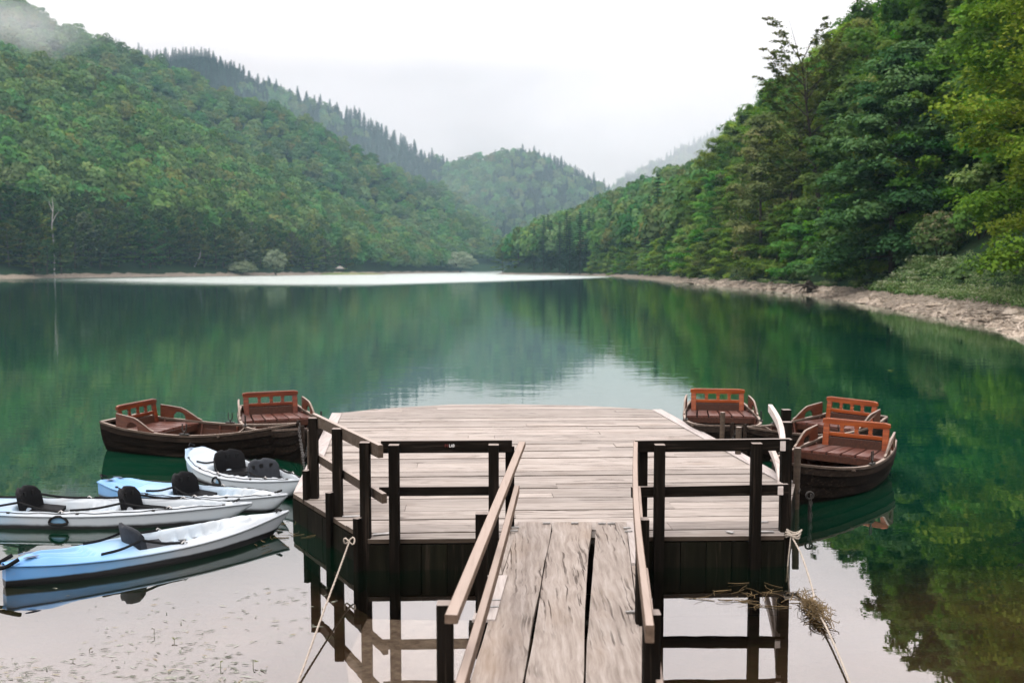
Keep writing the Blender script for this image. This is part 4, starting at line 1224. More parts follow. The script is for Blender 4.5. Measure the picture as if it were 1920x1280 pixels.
def plank(la, lb, tint, name='plank', y0=Y0, y1=Y1, z=ZT, th=0.06, mat='plank', wob=0.006, seed=0):
    q = MB(GO); ys = np.linspace(y0, y1, 26); r_ = np.random.RandomState(seed)
    wa = wob * fbm(ys, 0 * ys, seed, 3, 2.0); wb = wob * fbm(ys, 0 * ys, seed + 5, 3, 2.0)
    T = [(la(y) + a, y, z) for y, a in zip(ys, wa)]; B = [(lb(y) + b, y, z) for y, b in zip(ys, wb)]
    n = len(ys)
    V = T + B + [(x, y, z - th) for x, y, z in T] + [(x, y, z - th) for x, y, z in B]
    F = []
    for i in range(n - 1):
        F += [(i, n + i, n + i + 1, i + 1), (2 * n + i, 2 * n + i + 1, 3 * n + i + 1, 3 * n + i), (i, i + 1, 2 * n + i + 1, 2 * n + i), (n + i, 3 * n + i, 3 * n + i + 1, n + i + 1)]
    F += [(0, 2 * n, 3 * n, n), (n - 1, 2 * n - 1, 4 * n - 1, 3 * n - 1)]
    q.add(V, F, 0, tint)
    return q.build(name, M[mat], gw)


plank(lambda y: eL(y) + 0.045 + 0.02 * (y - 5.9) / 3.5, g1a, 0.55, seed=1, wob=0.010); plank(g1b, g2a, 0.75, seed=2, wob=0.012); plank(lambda y: g2b(y), lambda y: eR(y) - 0.0, 0.35, seed=3, wob=0.009)
plank(lambda y: eL(y) - 0.02, lambda y: eL(y) + 0.04 + 0.02 * (y - 5.9) / 3.5, 0.2, 'side_board', 7.85, 9.42, ZT - 0.012)
plank(lambda y: eL(y) - 0.06, lambda y: eL(y) + 0.10, 0.9, 'patch_board', 6.75, 7.75, ZT + 0.012, 0.022, 'new_board', 0.0)
plank(lambda y: eR(y) + 0.004, lambda y: eR(y) + 0.12, 0.8, 'patch_board', 8.1, 9.44, ZT + 0.006, 0.03, 'new_board', 0.0)
plank(lambda y: eR(y) + 0.004, lambda y: eR(y) + 0.10, 0.3, 'side_board', Y0, 8.08, ZT - 0.010)
for yy in (4.6, 6.9, 9.0):
    q = MB(GO); q.beam((eL(yy) - 0.1, yy, ZT - 0.115), (eR(yy) + 0.15, yy, ZT - 0.115), 0.12, 0.10); q.build('cross_beam', M['fascia'], gw)
for la in (eL, lambda y: eR(y) - 0.0):
    q = MB(GO); q.beam((la(3.0) + 0.08, 3.0, ZT - 0.24), (la(9.1) + 0.08, 9.05, ZT - 0.24), 0.09, 0.14); q.build('bearer', M['fascia'], gw)


def hand(name, posts, rails):
    r = bpy.data.objects.new(name, None); COL.objects.link(r); r.parent = gw; r.empty_display_size = 0.1
    for (x, y, z0, z1) in posts:
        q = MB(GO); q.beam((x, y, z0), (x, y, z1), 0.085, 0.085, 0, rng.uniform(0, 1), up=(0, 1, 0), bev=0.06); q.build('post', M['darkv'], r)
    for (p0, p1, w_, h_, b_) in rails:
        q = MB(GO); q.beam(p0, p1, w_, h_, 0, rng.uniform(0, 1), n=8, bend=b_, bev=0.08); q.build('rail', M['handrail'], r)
    return r


hand('handrail', [(-0.02, 9.33, 0.1, 1.14), (-0.215, 6.92, 0.05, 1.09), (-0.345, 5.02, 0.05, 1.09)],
     [((0.095, 9.28, 1.165), (-0.295, 4.72, 1.11), 0.065, 0.045, 0.0), ((0.045, 9.18, 0.755), (-0.31, 4.0, 0.745), 0.05, 0.075, -0.01)])
hand('handrail', [(1.235, 9.30, 0.1, 1.12), (0.895, 6.72, 0.05, 1.10), (0.70, 4.88, 0.05, 1.09)],
     [((1.165, 9.28, 1.16), (0.645, 4.55, 1.10), 0.042, 0.085, 0.03), ((1.185, 9.2, 0.745), (0.68, 4.2, 0.72), 0.04, 0.075, 0.02)])
for (x, y) in [(0.03, 9.22), (0.02, 9.1), (0.33, 9.38), (0.6, 9.38), (0.86, 9.37), (0.95, 9.37), (1.08, 9.2), (1.08, 9.08), (-0.12, 7.15), (-0.13, 7.0), (0.84, 6.9)]:
    q = MB(GO); q.box((x, y, ZT + 0.012), (0.07, 0.022, 0.012), 0.15); q.build('bracket', M['steel'], gw)

# ------------------------------------------------------------------ row boats
def rowboat(label):
    root = thing('rowboat', label, 'rowboat', (0, 0, 0), 0, 'wooden rowing boats moored at the dock')
    L = 3.2; ns = 29
    S = np.linspace(0, 1, ns)
    ctl_b = cr([(0, .46), (.15, .555), (.35, .61), (.55, .585), (.75, .44), (.9, .205), (1.0, .018)], 80)
    ctl_s = cr([(0, .54), (.2, .47), (.5, .43), (.75, .48), (1.0, .60)], 80)
    B = np.interp(S, ctl_b[:, 0], ctl_b[:, 1]); Z = np.interp(S, ctl_s[:, 0], ctl_s[:, 1])
    K = np.interp(S, [0, 0.1, 0.5, 0.85, 0.95, 1], [-0.02, -0.10, -0.14, -0.12, -0.02, 0.20])
    X = -L / 2 + L * S - 0.03 * np.sin(S * PI)
    def sect(i, q, off=0.0):
        th = q * PI / 2
        bb = max(B[i] + off * (1 if B[i] > 0.05 else 0.2), 0.004)
        return bb * math.cos(th) ** 0.62, Z[i] + (K[i] - off - Z[i]) * math.sin(th) ** 1.25
    nst = 7
    for tag_, off, mats, nm in (('o', 0.0, [M['hull_out'], M['hull_side']], 'hull'), ('i', -0.028, [M['hull_in']], 'inner_planking')):
        q = MB()
        for side in (1, -1):
            for k_ in range(nst):
                rings = []
                for i in range(ns):
                    pts = []
                    for j, (qq, oo) in enumerate(((k_ / nst, 0.0), ((k_ + 0.5) / nst, 0.011), ((k_ + 1) / nst, 0.024), ((k_ + 1) / nst, 0.0))):
                        y, z = sect(i, qq, off + (oo if tag_ == 'o' else oo * 0.4))
                        pts.append((X[i], side * y, z))
                    rings.append(pts)
                q.loft(rings, (1 if (k_ == 0) else 0) if tag_ == 'o' else 0, ((k_ * 0.37) % 1), sm=False, flip=(side == 1) != (tag_ == 'i'))
        q.build(nm, mats, root)
    # transom
    q = MB(); pts = [sect(0, t) for t in np.linspace(0, 1, 9)]
    out = [(y, z) for y, z in pts] + [(-y, z) for y, z in pts[::-1][1:]]
    n = len(out)
    q.add([(X[0] - 0.018, y, z) for y, z in out] + [(X[0] + 0.02, y * 0.98, z) for y, z in out], [tuple(range(n)), tuple(range(2 * n - 1, n - 1, -1))] + [(i, n + i, n + (i + 1) % n, (i + 1) % n) for i in range(n)])
    q.build('transom', M['hull_out'], root)
    # keel skeg, chalky
    q = MB(); q.add([(X[0] - 0.03, -0.02, 0.12), (X[0] - 0.03, 0.02, 0.12), (X[0] + 0.7, 0.02, -0.10), (X[0] + 0.7, -0.02, -0.10), (X[0] - 0.01, -0.02, -0.16), (X[0] - 0.01, 0.02, -0.16), (X[0] + 0.7, 0.02, -0.18), (X[0] + 0.7, -0.02, -0.18)],
                    [(0, 1, 2, 3), (4, 7, 6, 5), (0, 4, 5, 1), (1, 5, 6, 2), (2, 6, 7, 3), (3, 7, 4, 0)]); q.build('skeg', M['keel'], root)
    # gunwales (each side) wrapping to the transom
    for side in (1, -1):
        q = MB(); rings = []
        for i in range(ns):
            y = side * max(B[i], 0.012); z = Z[i]
            rings.append([(X[i], y + side * 0.018, z - 0.012), (X[i], y + side * 0.019, z + 0.012), (X[i], y + side * 0.012, z + 0.019), (X[i], y - side * 0.026, z + 0.019), (X[i], y - side * 0.032, z + 0.012), (X[i], y - side * 0.032, z - 0.012)])
        q.loft(rings, 0, 0.5, closed=True, sm=False, flip=side < 0); q.build('gunwale', M['gunwale'], root)
    q = MB(); q.box((X[0] + 0.012, 0, Z[0] + 0.008), (0.07, 2 * B[0] - 0.0, 0.035)); q.build('stern_cap', M['gunwale'], root)
    # stem post
    q = MB(); q.tube([(X[-1] - 0.10, 0, -0.15), (X[-1] + 0.0, 0, 0.12), (X[-1] + 0.02, 0, 0.4), (X[-1] + 0.02, 0, 0.655)], [0.03, 0.032, 0.032, 0.03], 6, sm=False); q.build('stem_post', M['hull_side'], root)
    # floor boards
    def half(i, z):   # half beam at height z
        best = [sect(i, t, -0.03) for t in np.linspace(0, 1, 30)]
        ys = [y for y, zz in best if zz >= z]
        return min(ys) if ys else 0.0
    q = MB()
    for i in range(1, ns - 2):
        a, b = half(i, 0.12) , half(i + 1, 0.12)
        if a > 0.02 and b > 0.02:
            nb = 6
            for j in range(nb):
                f0, f1 = -1 + 2 * j / nb + 0.01, -1 + 2 * (j + 1) / nb - 0.01
                q.add([(X[i], a * f0, 0.13), (X[i + 1], b * f0, 0.13), (X[i + 1], b * f1, 0.13), (X[i], a * f1, 0.13)], [(0, 1, 2, 3)][::1], 0, (j * 0.31) % 1)
    q.add([(X[i], -half(i, 0.12), 0.118) for i in range(1, ns - 1)] + [(X[i], half(i, 0.12), 0.118) for i in range(1, ns - 1)], [(j, j + 1, ns - 2 + j + 1, ns - 2 + j) for j in range(ns - 3)], 0, 0.1)
    q.build('floor_boards', M['hull_in'], root)
    # ribs
    for i in (4, 7, 10, 13, 16, 19, 22, 25):
        for side in (1, -1):
            q = MB(); pts = [sect(i, t, -0.036) for t in np.linspace(0.04, 0.75, 8)]
            q.tube([(X[i], side * y, z) for y, z in pts], 0.016, 4, sm=False); q.build('rib', M['arm'], root)
    def platform(s0, s1, z, th, mat, name, boards, inset_=0.0, curve=0.0):
        q = MB(); ii = [s0 + (s1 - s0) * t for t in np.linspace(0, 1, 6)]
        for j in range(boards):
            f0, f1 = -1 + 2 * j / boards + 0.004 * boards, -1 + 2 * (j + 1) / boards - 0.004 * boards
            top = []; 
            for s_ in ii:
                i = int(round(s_ * (ns - 1))); h_ = np.interp(s_, S, [half(k2, z) for k2 in range(ns)]) - inset_
                x_ = np.interp(s_, S, X)
                top.append(((x_ - curve * (1 - ((f0)) ** 2) * (s_ - s0) / (s1 - s0), h_ * f0), (x_ - curve * (1 - f1 ** 2) * (s_ - s0) / (s1 - s0), h_ * f1)))
            rings = [[(a[0], a[1], z), (b[0], b[1], z), (b[0], b[1], z - th), (a[0], a[1], z - th)] for a, b in top]
            q.loft(rings, 0, (j * 0.43 + 0.1) % 1, closed=True, sm=False)
            q.add(rings[0], [(0, 1, 2, 3)]); q.add(rings[-1], [(3, 2, 1, 0)])
        return q.build(name, M[mat], root)
    platform(0.02, 0.34, 0.44, 0.03, 'seat', 'stern_seat', 6, 0.0, 0.07)
    platform(0.60, 0.685, 0.35, 0.028, 'gunwale', 'thwart', 1)
    platform(0.80, 0.93, 0.40, 0.025, 'arm', 'bow_seat', 3)
    # seat front
    q = MB(); x_ = np.interp(0.335, S, X) - 0.02; q.box((x_, 0, 0.365), (0.02, 2 * half(int(0.375 * (ns - 1)), 0.3), 0.09)); q.build('seat_front', M['hull_in'], root)
    # backrest
    br = bpy.data.objects.new('backrest', None); COL.objects.link(br); br.parent = root; br.empty_display_size = 0.1
    xb = np.interp(0.115, S, X); hw = 0.41
    rk = 0.05   # rake
    q = MB(); rings = []
    for t in np.linspace(-1, 1, 15):
        e = 0.043 * (1 - max(0, abs(t) - 0.93) / 0.07 * 0.35)
        y = t * (hw + 0.055)
        rings.append([(xb - rk - 0.02, y, 0.775 - e), (xb - rk + 0.022, y, 0.775 - e), (xb - rk + 0.022, y, 0.775 + e - 0.01), (xb - rk + 0.012, y, 0.775 + e), (xb - rk - 0.012, y, 0.775 + e), (xb - rk - 0.02, y, 0.775 + e - 0.01)])
    q.loft(rings, 0, 0.5, closed=True, sm=False); q.add(rings[0], [tuple(range(5, -1, -1))]); q.add(rings[-1], [tuple(range(6))]); q.build('top_rail', M['varnish'], br)
    for sgn in (1, -1):
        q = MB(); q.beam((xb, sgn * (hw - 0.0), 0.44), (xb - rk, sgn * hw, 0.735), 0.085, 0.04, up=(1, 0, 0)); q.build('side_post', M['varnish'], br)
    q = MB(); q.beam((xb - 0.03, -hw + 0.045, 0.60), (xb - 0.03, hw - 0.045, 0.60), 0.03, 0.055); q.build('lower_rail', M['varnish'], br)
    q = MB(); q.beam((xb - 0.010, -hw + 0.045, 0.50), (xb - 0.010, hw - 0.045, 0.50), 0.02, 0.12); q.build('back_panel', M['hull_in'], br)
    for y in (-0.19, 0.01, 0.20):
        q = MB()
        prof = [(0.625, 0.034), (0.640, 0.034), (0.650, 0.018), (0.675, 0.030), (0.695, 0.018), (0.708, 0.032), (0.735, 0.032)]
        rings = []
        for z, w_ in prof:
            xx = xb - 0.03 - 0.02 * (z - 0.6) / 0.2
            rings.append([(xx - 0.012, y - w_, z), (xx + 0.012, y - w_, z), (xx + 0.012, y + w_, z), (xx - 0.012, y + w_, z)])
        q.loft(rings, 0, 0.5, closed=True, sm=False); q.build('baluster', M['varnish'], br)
    # arm boards along the gunwale with an arched opening
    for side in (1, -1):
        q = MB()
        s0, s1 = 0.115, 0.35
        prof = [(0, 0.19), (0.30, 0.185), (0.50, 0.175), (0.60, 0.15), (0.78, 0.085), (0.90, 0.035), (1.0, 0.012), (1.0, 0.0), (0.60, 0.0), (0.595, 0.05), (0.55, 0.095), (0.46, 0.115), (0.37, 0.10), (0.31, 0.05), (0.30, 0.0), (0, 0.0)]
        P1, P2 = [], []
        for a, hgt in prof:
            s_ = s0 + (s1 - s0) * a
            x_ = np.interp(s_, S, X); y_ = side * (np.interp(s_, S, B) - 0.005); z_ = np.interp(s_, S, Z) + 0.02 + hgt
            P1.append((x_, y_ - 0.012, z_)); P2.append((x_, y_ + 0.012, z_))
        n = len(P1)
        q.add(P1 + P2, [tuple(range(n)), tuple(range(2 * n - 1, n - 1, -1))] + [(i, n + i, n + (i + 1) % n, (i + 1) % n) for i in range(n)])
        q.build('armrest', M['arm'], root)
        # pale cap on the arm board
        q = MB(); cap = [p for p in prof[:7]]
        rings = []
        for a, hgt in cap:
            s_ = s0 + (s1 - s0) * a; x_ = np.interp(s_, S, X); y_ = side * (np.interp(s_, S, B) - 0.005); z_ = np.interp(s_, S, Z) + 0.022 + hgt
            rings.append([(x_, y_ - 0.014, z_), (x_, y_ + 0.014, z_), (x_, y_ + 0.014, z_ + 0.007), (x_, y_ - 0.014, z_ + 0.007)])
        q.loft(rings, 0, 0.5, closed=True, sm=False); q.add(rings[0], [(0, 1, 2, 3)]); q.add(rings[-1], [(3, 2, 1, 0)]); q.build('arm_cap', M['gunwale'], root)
    # rowlocks
    for side in (1, -1):
        q = MB(); s_ = 0.52; x_ = np.interp(s_, S, X); y_ = side * np.interp(s_, S, B); z_ = np.interp(s_, S, Z) + 0.02
        q.box((x_, y_, z_ + 0.012), (0.16, 0.045, 0.02))
        q.tube([(x_, y_, z_), (x_, y_, z_ + 0.05)], 0.012, 6)
        q.tube([(x_ - 0.035, y_, z_ + 0.17), (x_ - 0.035, y_, z_ + 0.075), (x_ - 0.018, y_, z_ + 0.052), (x_ + 0.018, y_, z_ + 0.052), (x_ + 0.035, y_, z_ + 0.075), (x_ + 0.035, y_, z_ + 0.17)], 0.009, 6)
        q.build('rowlock', M['iron'], root)
    # curved knees on the thwart
    for side in (1, -1):
        q = MB(); x_ = np.interp(0.66, S, X); yb = half(int(0.66 * (ns - 1)), 0.29)
        for dx in (-0.09, 0.09):
            q.tube(cr([(x_ + dx, side * (yb + 0.06), np.interp(0.66, S, Z) - 0.01), (x_ + dx, side * (yb - 0.03), 0.42), (x_ + dx, side * (yb - 0.16), 0.375), (x_ + dx, side * (yb - 0.28), 0.365)], 10), 0.014, 6)
        q.build('knee', M['gunwale'], root)
    return root


def place(root, stern, bow, sz=1.0):
    d = Vector((bow[0] - stern[0], bow[1] - stern[1], 0)); L = d.length
    root.location = ((stern[0] + bow[0]) / 2, (stern[1] + bow[1]) / 2, -0.09)
    root.rotation_euler = (0, 0, math.atan2(d.y, d.x)); s = L / 3.2
    root.scale = (s, 1.0 * sz, 1.0)


B1 = rowboat('red wooden rowboat lying side on behind the white kayaks')
BOATS = [((-6.2, 15.65), (-3.2, 14.70), None), ((-4.25, 17.2), (-3.02, 14.2), 'rowboat with red backrest partly hidden behind the side-on boat and railing'),
         ((3.63, 17.6), (3.24, 14.5), 'rowboat moored straight on, alone at the far corner of the dock'),
         ((5.70, 16.1), (3.40, 14.35), 'middle rowboat behind the nearest one, pointing at the bent rails'),
         ((4.92, 13.85), (3.22, 11.65), 'nearest rowboat with bright orange-red backrest and worn clinker hull')]
for i, (s_, b_, lab) in enumerate(BOATS):
    o = B1 if i == 0 else copy_tree(B1)
    if lab: o['label'] = lab
    place(o, s_, b_)


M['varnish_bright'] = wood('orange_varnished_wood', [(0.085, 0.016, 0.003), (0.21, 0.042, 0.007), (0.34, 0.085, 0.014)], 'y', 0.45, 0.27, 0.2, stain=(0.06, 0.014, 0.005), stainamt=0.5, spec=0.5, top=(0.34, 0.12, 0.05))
for o in list(bpy.data.objects):
    r_ = o.parent.parent if o.parent is not None and o.parent.name.startswith('backrest') else None
    if r_ is not None and r_.name.startswith('rowboat') and r_.location.x > 0 and o.material_slots and o.material_slots[0].material == M['varnish']:
        o.material_slots[0].link = 'OBJECT'; o.material_slots[0].material = M['varnish_bright']


# chains
def chain(name, p0, p1, sag, label):
    c = (np.array(p0) + np.array(p1)) / 2; q = MB(c)
    L = np.linalg.norm(np.array(p1) - np.array(p0)) + sag * 1.6; n = int(L / 0.055)
    t = np.linspace(0, 1, n); P = np.outer(1 - t, p0) + np.outer(t, p1); P[:, 2] -= sag * 4 * t * (1 - t)
    for i in range(n - 1):
        d = P[i + 1] - P[i]; d /= np.linalg.norm(d); a = np.array((0, 0, 1.0)); s_ = np.cross(d, a); s_ /= (np.linalg.norm(s_) + 1e-9); u = np.cross(s_, d)
        e = s_ if i % 2 else u; m_ = (P[i] + P[i + 1]) / 2
        q.tube([m_ + d * 0.034 * math.cos(k_) + e * 0.014 * math.sin(k_) for k_ in np.linspace(0, 2 * PI, 11)], 0.0065, 5, cap=False)
    o = q.build(name, M['iron']); o.location = c
    return tag(o, label, 'chain')


chain('mooring_chain', (-3.12, 14.5, 0.55), (-2.47, 12.1, 0.45), 0.42, 'slack chain hanging from the side-on rowboat to the dock')
chain('mooring_chain', (-2.98, 13.8, 0.6), (-2.55, 12.3, 0.6), 0.25, 'short dark chain of the rowboat behind the left railing')
chain('mooring_chain', (3.44, 11.83, 0.55), (3.36, 11.5, 0.2), 0.06, 'chain down the bow of the nearest rowboat')
chain('mooring_chain', (3.22, 14.1, 0.55), (3.05, 14.18, 0.15), 0.03, 'chain at the bow of the boat moored straight on')
chain('mooring_chain', (3.34, 10.98, 0.30), (3.33, 10.9, -0.25), 0.02, 'chain hanging into the water from the ringed steel pole')

# ------------------------------------------------------------------ kayaks
def kayak(label, L, W, seats, mat, seat_mats, rocker=0.0, side_handle=None, lines=True, tank=True, black_tail=False, straps=True):
    root = thing('kayak', label, 'kayak', (0, 0, 0), 0, 'sit-on-top kayaks tied beside the dock')
    nu, nv = 150, 41
    S = np.linspace(0, 1, nu)
    cb = cr([(0, .14), (.05, .30), (.15, .62), (.3, .90), (.45, 1.0), (.6, .96), (.75, .72), (.88, .36), (.96, .12), (1, .02)], 120)
    B = np.interp(S, cb[:, 0], cb[:, 1]) * W / 2
    Z = 0.205 + (0.06 + rocker) * (np.abs(S - 0.48) / 0.5) ** 2.2
    X = -L / 2 + L * S
    # hull
    q = MB(); rings = []
    for i in range(nu):
        kz = -0.10 + (0.16 + rocker) * (abs(S[i] - 0.5) / 0.5) ** 3
        if S[i] > 0.9: kz += 1.9 * (S[i] - 0.9)
        kz = min(kz, Z[i] - 0.03)
        r_ = []
        for t in np.linspace(-1, 1, 25):
            th = t * PI / 2
            y = B[i] * math.copysign(abs(math.sin(th)) ** 0.75, t)
            flare = 1.0
            z = Z[i] + (kz - Z[i]) * abs(math.cos(th)) ** 0.55
            r_.append((X[i], y * flare, z))
        rings.append(r_)
    q.loft(rings, 0, 0.5, sm=True); q.add(rings[0], [tuple(range(25))]); q.build('hull', mat, root)
    # rub rail / seam
    q = MB()
    for side in (1, -1):
        q.tube([(X[i], side * (B[i] + 0.004), Z[i]) for i in range(0, nu, 3)] + [(X[-1], 0, Z[-1])], 0.012, 6)
    q.build('seam', mat, root)
    # deck heightfield
    V = []
    vv = np.linspace(-1, 1, nv)
    for i in range(nu):
        s = S[i]
        crown = 0.055 + 0.06 * max(0, (s - 0.6) / 0.4) * (1 - s) * 3 + (0.05 * math.exp(-((s - 0.10) / 0.08) ** 2))
        z = Z[i] + crown * min(1, B[i] / 0.2) * (1 - np.abs(vv) ** 2.6)
        for c in seats:
            a = smooth((s - (c - 0.055)) / 0.03) * (1 - smooth((s - (c + 0.085)) / 0.03))
            e = 1 - smooth((np.abs(vv) - 0.60) / 0.16)
            z = z - 0.175 * a * e
            f = smooth((s - (c + 0.075)) / 0.04) * (1 - smooth((s - (c + 0.27 * 3 / L)) / 0.04))
            e2 = 1 - smooth((np.abs(vv) - 0.52) / 0.2)
            steps = 0.018 * np.sign(math.sin(2 * PI * (s * L) / 0.13)) * np.exp(-((np.abs(vv) - 0.55) / 0.13) ** 2)
            z = z - (0.13 * e2 + steps - 0.03 * np.exp(-(vv / 0.13) ** 2)) * f
        if tank:
            a = smooth((s - 0.075) / 0.03) * (1 - smooth((s - 0.235) / 0.03)); e = 1 - smooth((np.abs(vv) - 0.55) / 0.15)
            z = z - 0.05 * a * e - 0.012 * a * e * np.cos(vv * 22)
        # bow hatch ring
        rr = np.hypot((s - 0.80) * L / 0.13, vv * B[i] / 0.13)
        z = z - 0.022 * np.exp(-((rr - 1) / 0.18) ** 2)
        V.append(np.stack([np.full(nv, X[i]), vv * B[i], np.maximum(z, 0.03)], 1))
    V = np.array(V).reshape(-1, 3)
    link('deck', mesh_np('deck', V, grid_faces(nu, nv), mat, smooth_=True), root)

    def zdeck(s, v_):
        i = int(s * (nu - 1)); j = int((v_ + 1) / 2 * (nv - 1)); return V[i * nv + j]
    # seats
    for c, sm_ in zip(seats, seat_mats):
        st = bpy.data.objects.new('seat', None); COL.objects.link(st); st.parent = root; st.empty_display_size = 0.1
        xs = -L / 2 + L * (c - 0.045); zs = 0.11
        q = MB(); rings = []
        for t in np.linspace(-1, 1, 17):
            hw = 0.215
            y = t * hw; bend = 0.075 * t * t
            hgt = 0.33 * (1 - 0.16 * abs(t) ** 3) * (1 - 0.05 * (abs(t) < 0.2)) * (1.0 if abs(t) < 0.97 else 0.9)
            z0 = zs - 0.07
            p = []
            for zz, th in ((z0, 0.02), (z0 + 0.04, 0.03), (zs + hgt * 0.5, 0.035), (zs + hgt * 0.92, 0.03), (zs + hgt, 0.012)):
                p.append((xs + bend - 0.20 * (zz - zs) + th * 0.8, y, zz))
            for zz, th in ((zs + hgt, 0.012), (zs + hgt * 0.92, 0.03), (zs + hgt * 0.5, 0.035), (z0 + 0.04, 0.03), (z0, 0.02)):
                p.append((xs + bend - 0.20 * (zz - zs) - th * 0.8, y, zz))
            rings.append(p)
        q.loft(rings, 0, 0.5, closed=True, sm=True, flip=True); q.add(rings[0], [tuple(range(10))]); q.add(rings[-1], [tuple(range(9, -1, -1))])
        q.build('backrest', sm_, st)
        q = MB(); rings = []
        for t in np.linspace(0, 1, 9):
            x_ = xs + 0.02 + 0.34 * t; hw = 0.235 * (1 - 0.25 * t ** 3)
            z_ = zs + 0.035 + 0.03 * (1 - t) ** 2 + 0.015 * t
            rings.append([(x_, -hw, z_ + 0.025), (x_, -hw * 0.5, z_), (x_, 0, z_ - 0.008), (x_, hw * 0.5, z_), (x_, hw, z_ + 0.025), (x_, hw, z_ - 0.015), (x_, 0, z_ - 0.04), (x_, -hw, z_ - 0.015)])
        q.loft(rings, 0, 0.5, closed=True, sm=True, flip=True); q.add(rings[0], [tuple(range(8))]); q.add(rings[-1], [tuple(range(7, -1, -1))]); q.build('cushion', sm_, st)
        # small buttons / holes
        q = MB()
        for yy in (-0.13, 0.0, 0.13):
            q.box((xs - 0.205 * 0.24 + 0.075 * (yy / 0.225) ** 2 + 0.030, yy, zs + 0.24), (0.012, 0.045, 0.05))
        q.build('panel', M['strap'], st)
        if straps:
            for side in (1, -1):
                pf = zdeck(min(c + 0.10, 0.95), side * 0.80); pb = zdeck(max(c - 0.17, 0.02), side * 0.72)
                a = (xs + 0.06 - 0.03, side * 0.212, zs + 0.20)
                for nm, pe in (('front_strap', pf), ('rear_strap', pb)):
                    q = MB(); P = cr([a, ((a[0] + pe[0]) / 2, (a[1] + pe[1]) / 2, (a[2] + pe[2]) / 2 - 0.012), (pe[0], pe[1], pe[2] + 0.012)], 8)
                    rings = [[(p[0], p[1], p[2] - 0.013), (p[0], p[1] + 0.004, p[2]), (p[0], p[1], p[2] + 0.013), (p[0], p[1] - 0.004, p[2])] for p in P]
                    q.loft(rings, 0, 0.5, closed=True, sm=False); q.build(nm, M['strap'], st)
                q = MB(); q.tube([(pf[0] - 0.03, pf[1], pf[2] + 0.01), (pf[0], pf[1], pf[2] + 0.03), (pf[0] + 0.03, pf[1], pf[2] + 0.01)], 0.008, 6); q.build('clip', M['steel'], st)
    # deck lines
    if lines:
        for side in (1, -1):
            q = MB(); P = []
            for s in np.linspace(0.16, 0.93, 26):
                p = zdeck(s, side * 0.86); P.append((p[0], p[1], p[2] + 0.010 + 0.006 * math.sin(s * 60)))
            q.tube(P, 0.005, 5); q.build('deck_line', M['strap'], root)
            q = MB()
            for s in (0.16, 0.35, 0.55, 0.75, 0.93):
                p = zdeck(s, side * 0.86); q.box((p[0], p[1], p[2] + 0.008), (0.03, 0.018, 0.018))
            q.build('line_fitting', M['iron'], root)
    # side carry handle
    if side_handle is not None:
        for side in (1, -1):
            i = int(side_handle * (nu - 1)); q = MB()
            yb = side * (B[i] * 0.985 + 0.012); x_ = X[i]
            q.tube([(x_ + 0.10 * math.cos(a), yb, 0.135 + 0.072 * math.sin(a)) for a in np.linspace(0, PI, 15)], 0.014, 7)
            q.tube([(x_ - 0.10, yb, 0.130), (x_ - 0.05, yb + side * 0.014, 0.122), (x_ + 0.05, yb + side * 0.014, 0.122), (x_ + 0.10, yb, 0.130)], 0.016, 7)
            q.add([(x_, yb + side * -0.006, 0.13)] + [(x_ + 0.095 * math.cos(a), yb - side * 0.006, 0.135 + 0.065 * math.sin(a)) for a in np.linspace(0, PI, 12)], [(0, j + 1, j + 2) if side > 0 else (0, j + 2, j + 1) for j in range(11)], 1)
            q.build('side_handle', [M['strap'], plain('recess_blue', (0.10, 0.20, 0.30), 0.5)], root)
    # end toggles
    q = MB(); p = zdeck(0.965, 0); q.tube([(p[0] - 0.05, -0.03, p[2] + 0.012), (p[0], 0, p[2] + 0.03), (p[0] - 0.05, 0.03, p[2] + 0.012)], 0.007, 6)
    q.tube([(p[0], -0.045, p[2] + 0.03), (p[0], 0.045, p[2] + 0.03)], 0.013, 6); q.build('bow_toggle', M['strap'], root)
    q = MB(); zt = zdeck(0.02, 0)
    if black_tail:
        q.tube(cr([(X[0] + 0.10, -0.09, zt[2] + 0.03), (X[0] - 0.015, -0.085, zt[2] - 0.02), (X[0] - 0.05, 0, zt[2] - 0.03), (X[0] - 0.015, 0.085, zt[2] - 0.02), (X[0] + 0.10, 0.09, zt[2] + 0.03)], 16), 0.019, 8)
    else:
        q.tube([(X[0] + 0.06, -0.045, zt[2] + 0.03), (X[0] + 0.0, 0, zt[2] + 0.06), (X[0] + 0.06, 0.045, zt[2] + 0.03)], 0.012, 6)
    q.build('tail_handle', M['bplast'], root)
    # scupper recess discs
    for v_ in (-0.55, 0.55):
        q = MB(); p = zdeck(0.075, v_)
        q.add([(p[0] + 0.07 * math.cos(a), p[1] + 0.028 * math.sin(a), p[2] + 0.012) for a in np.linspace(0, 2 * PI, 17)[:-1]], [tuple(range(16))])
        q.build('drain_recess', M['recess'], root)
    return root


def place_k(root, stern, bow, z=0.0):
    d = (bow[0] - stern[0], bow[1] - stern[1])
    root.location = ((stern[0] + bow[0]) / 2, (stern[1] + bow[1]) / 2, z); root.rotation_euler = (0, 0, math.atan2(d[1], d[0]))


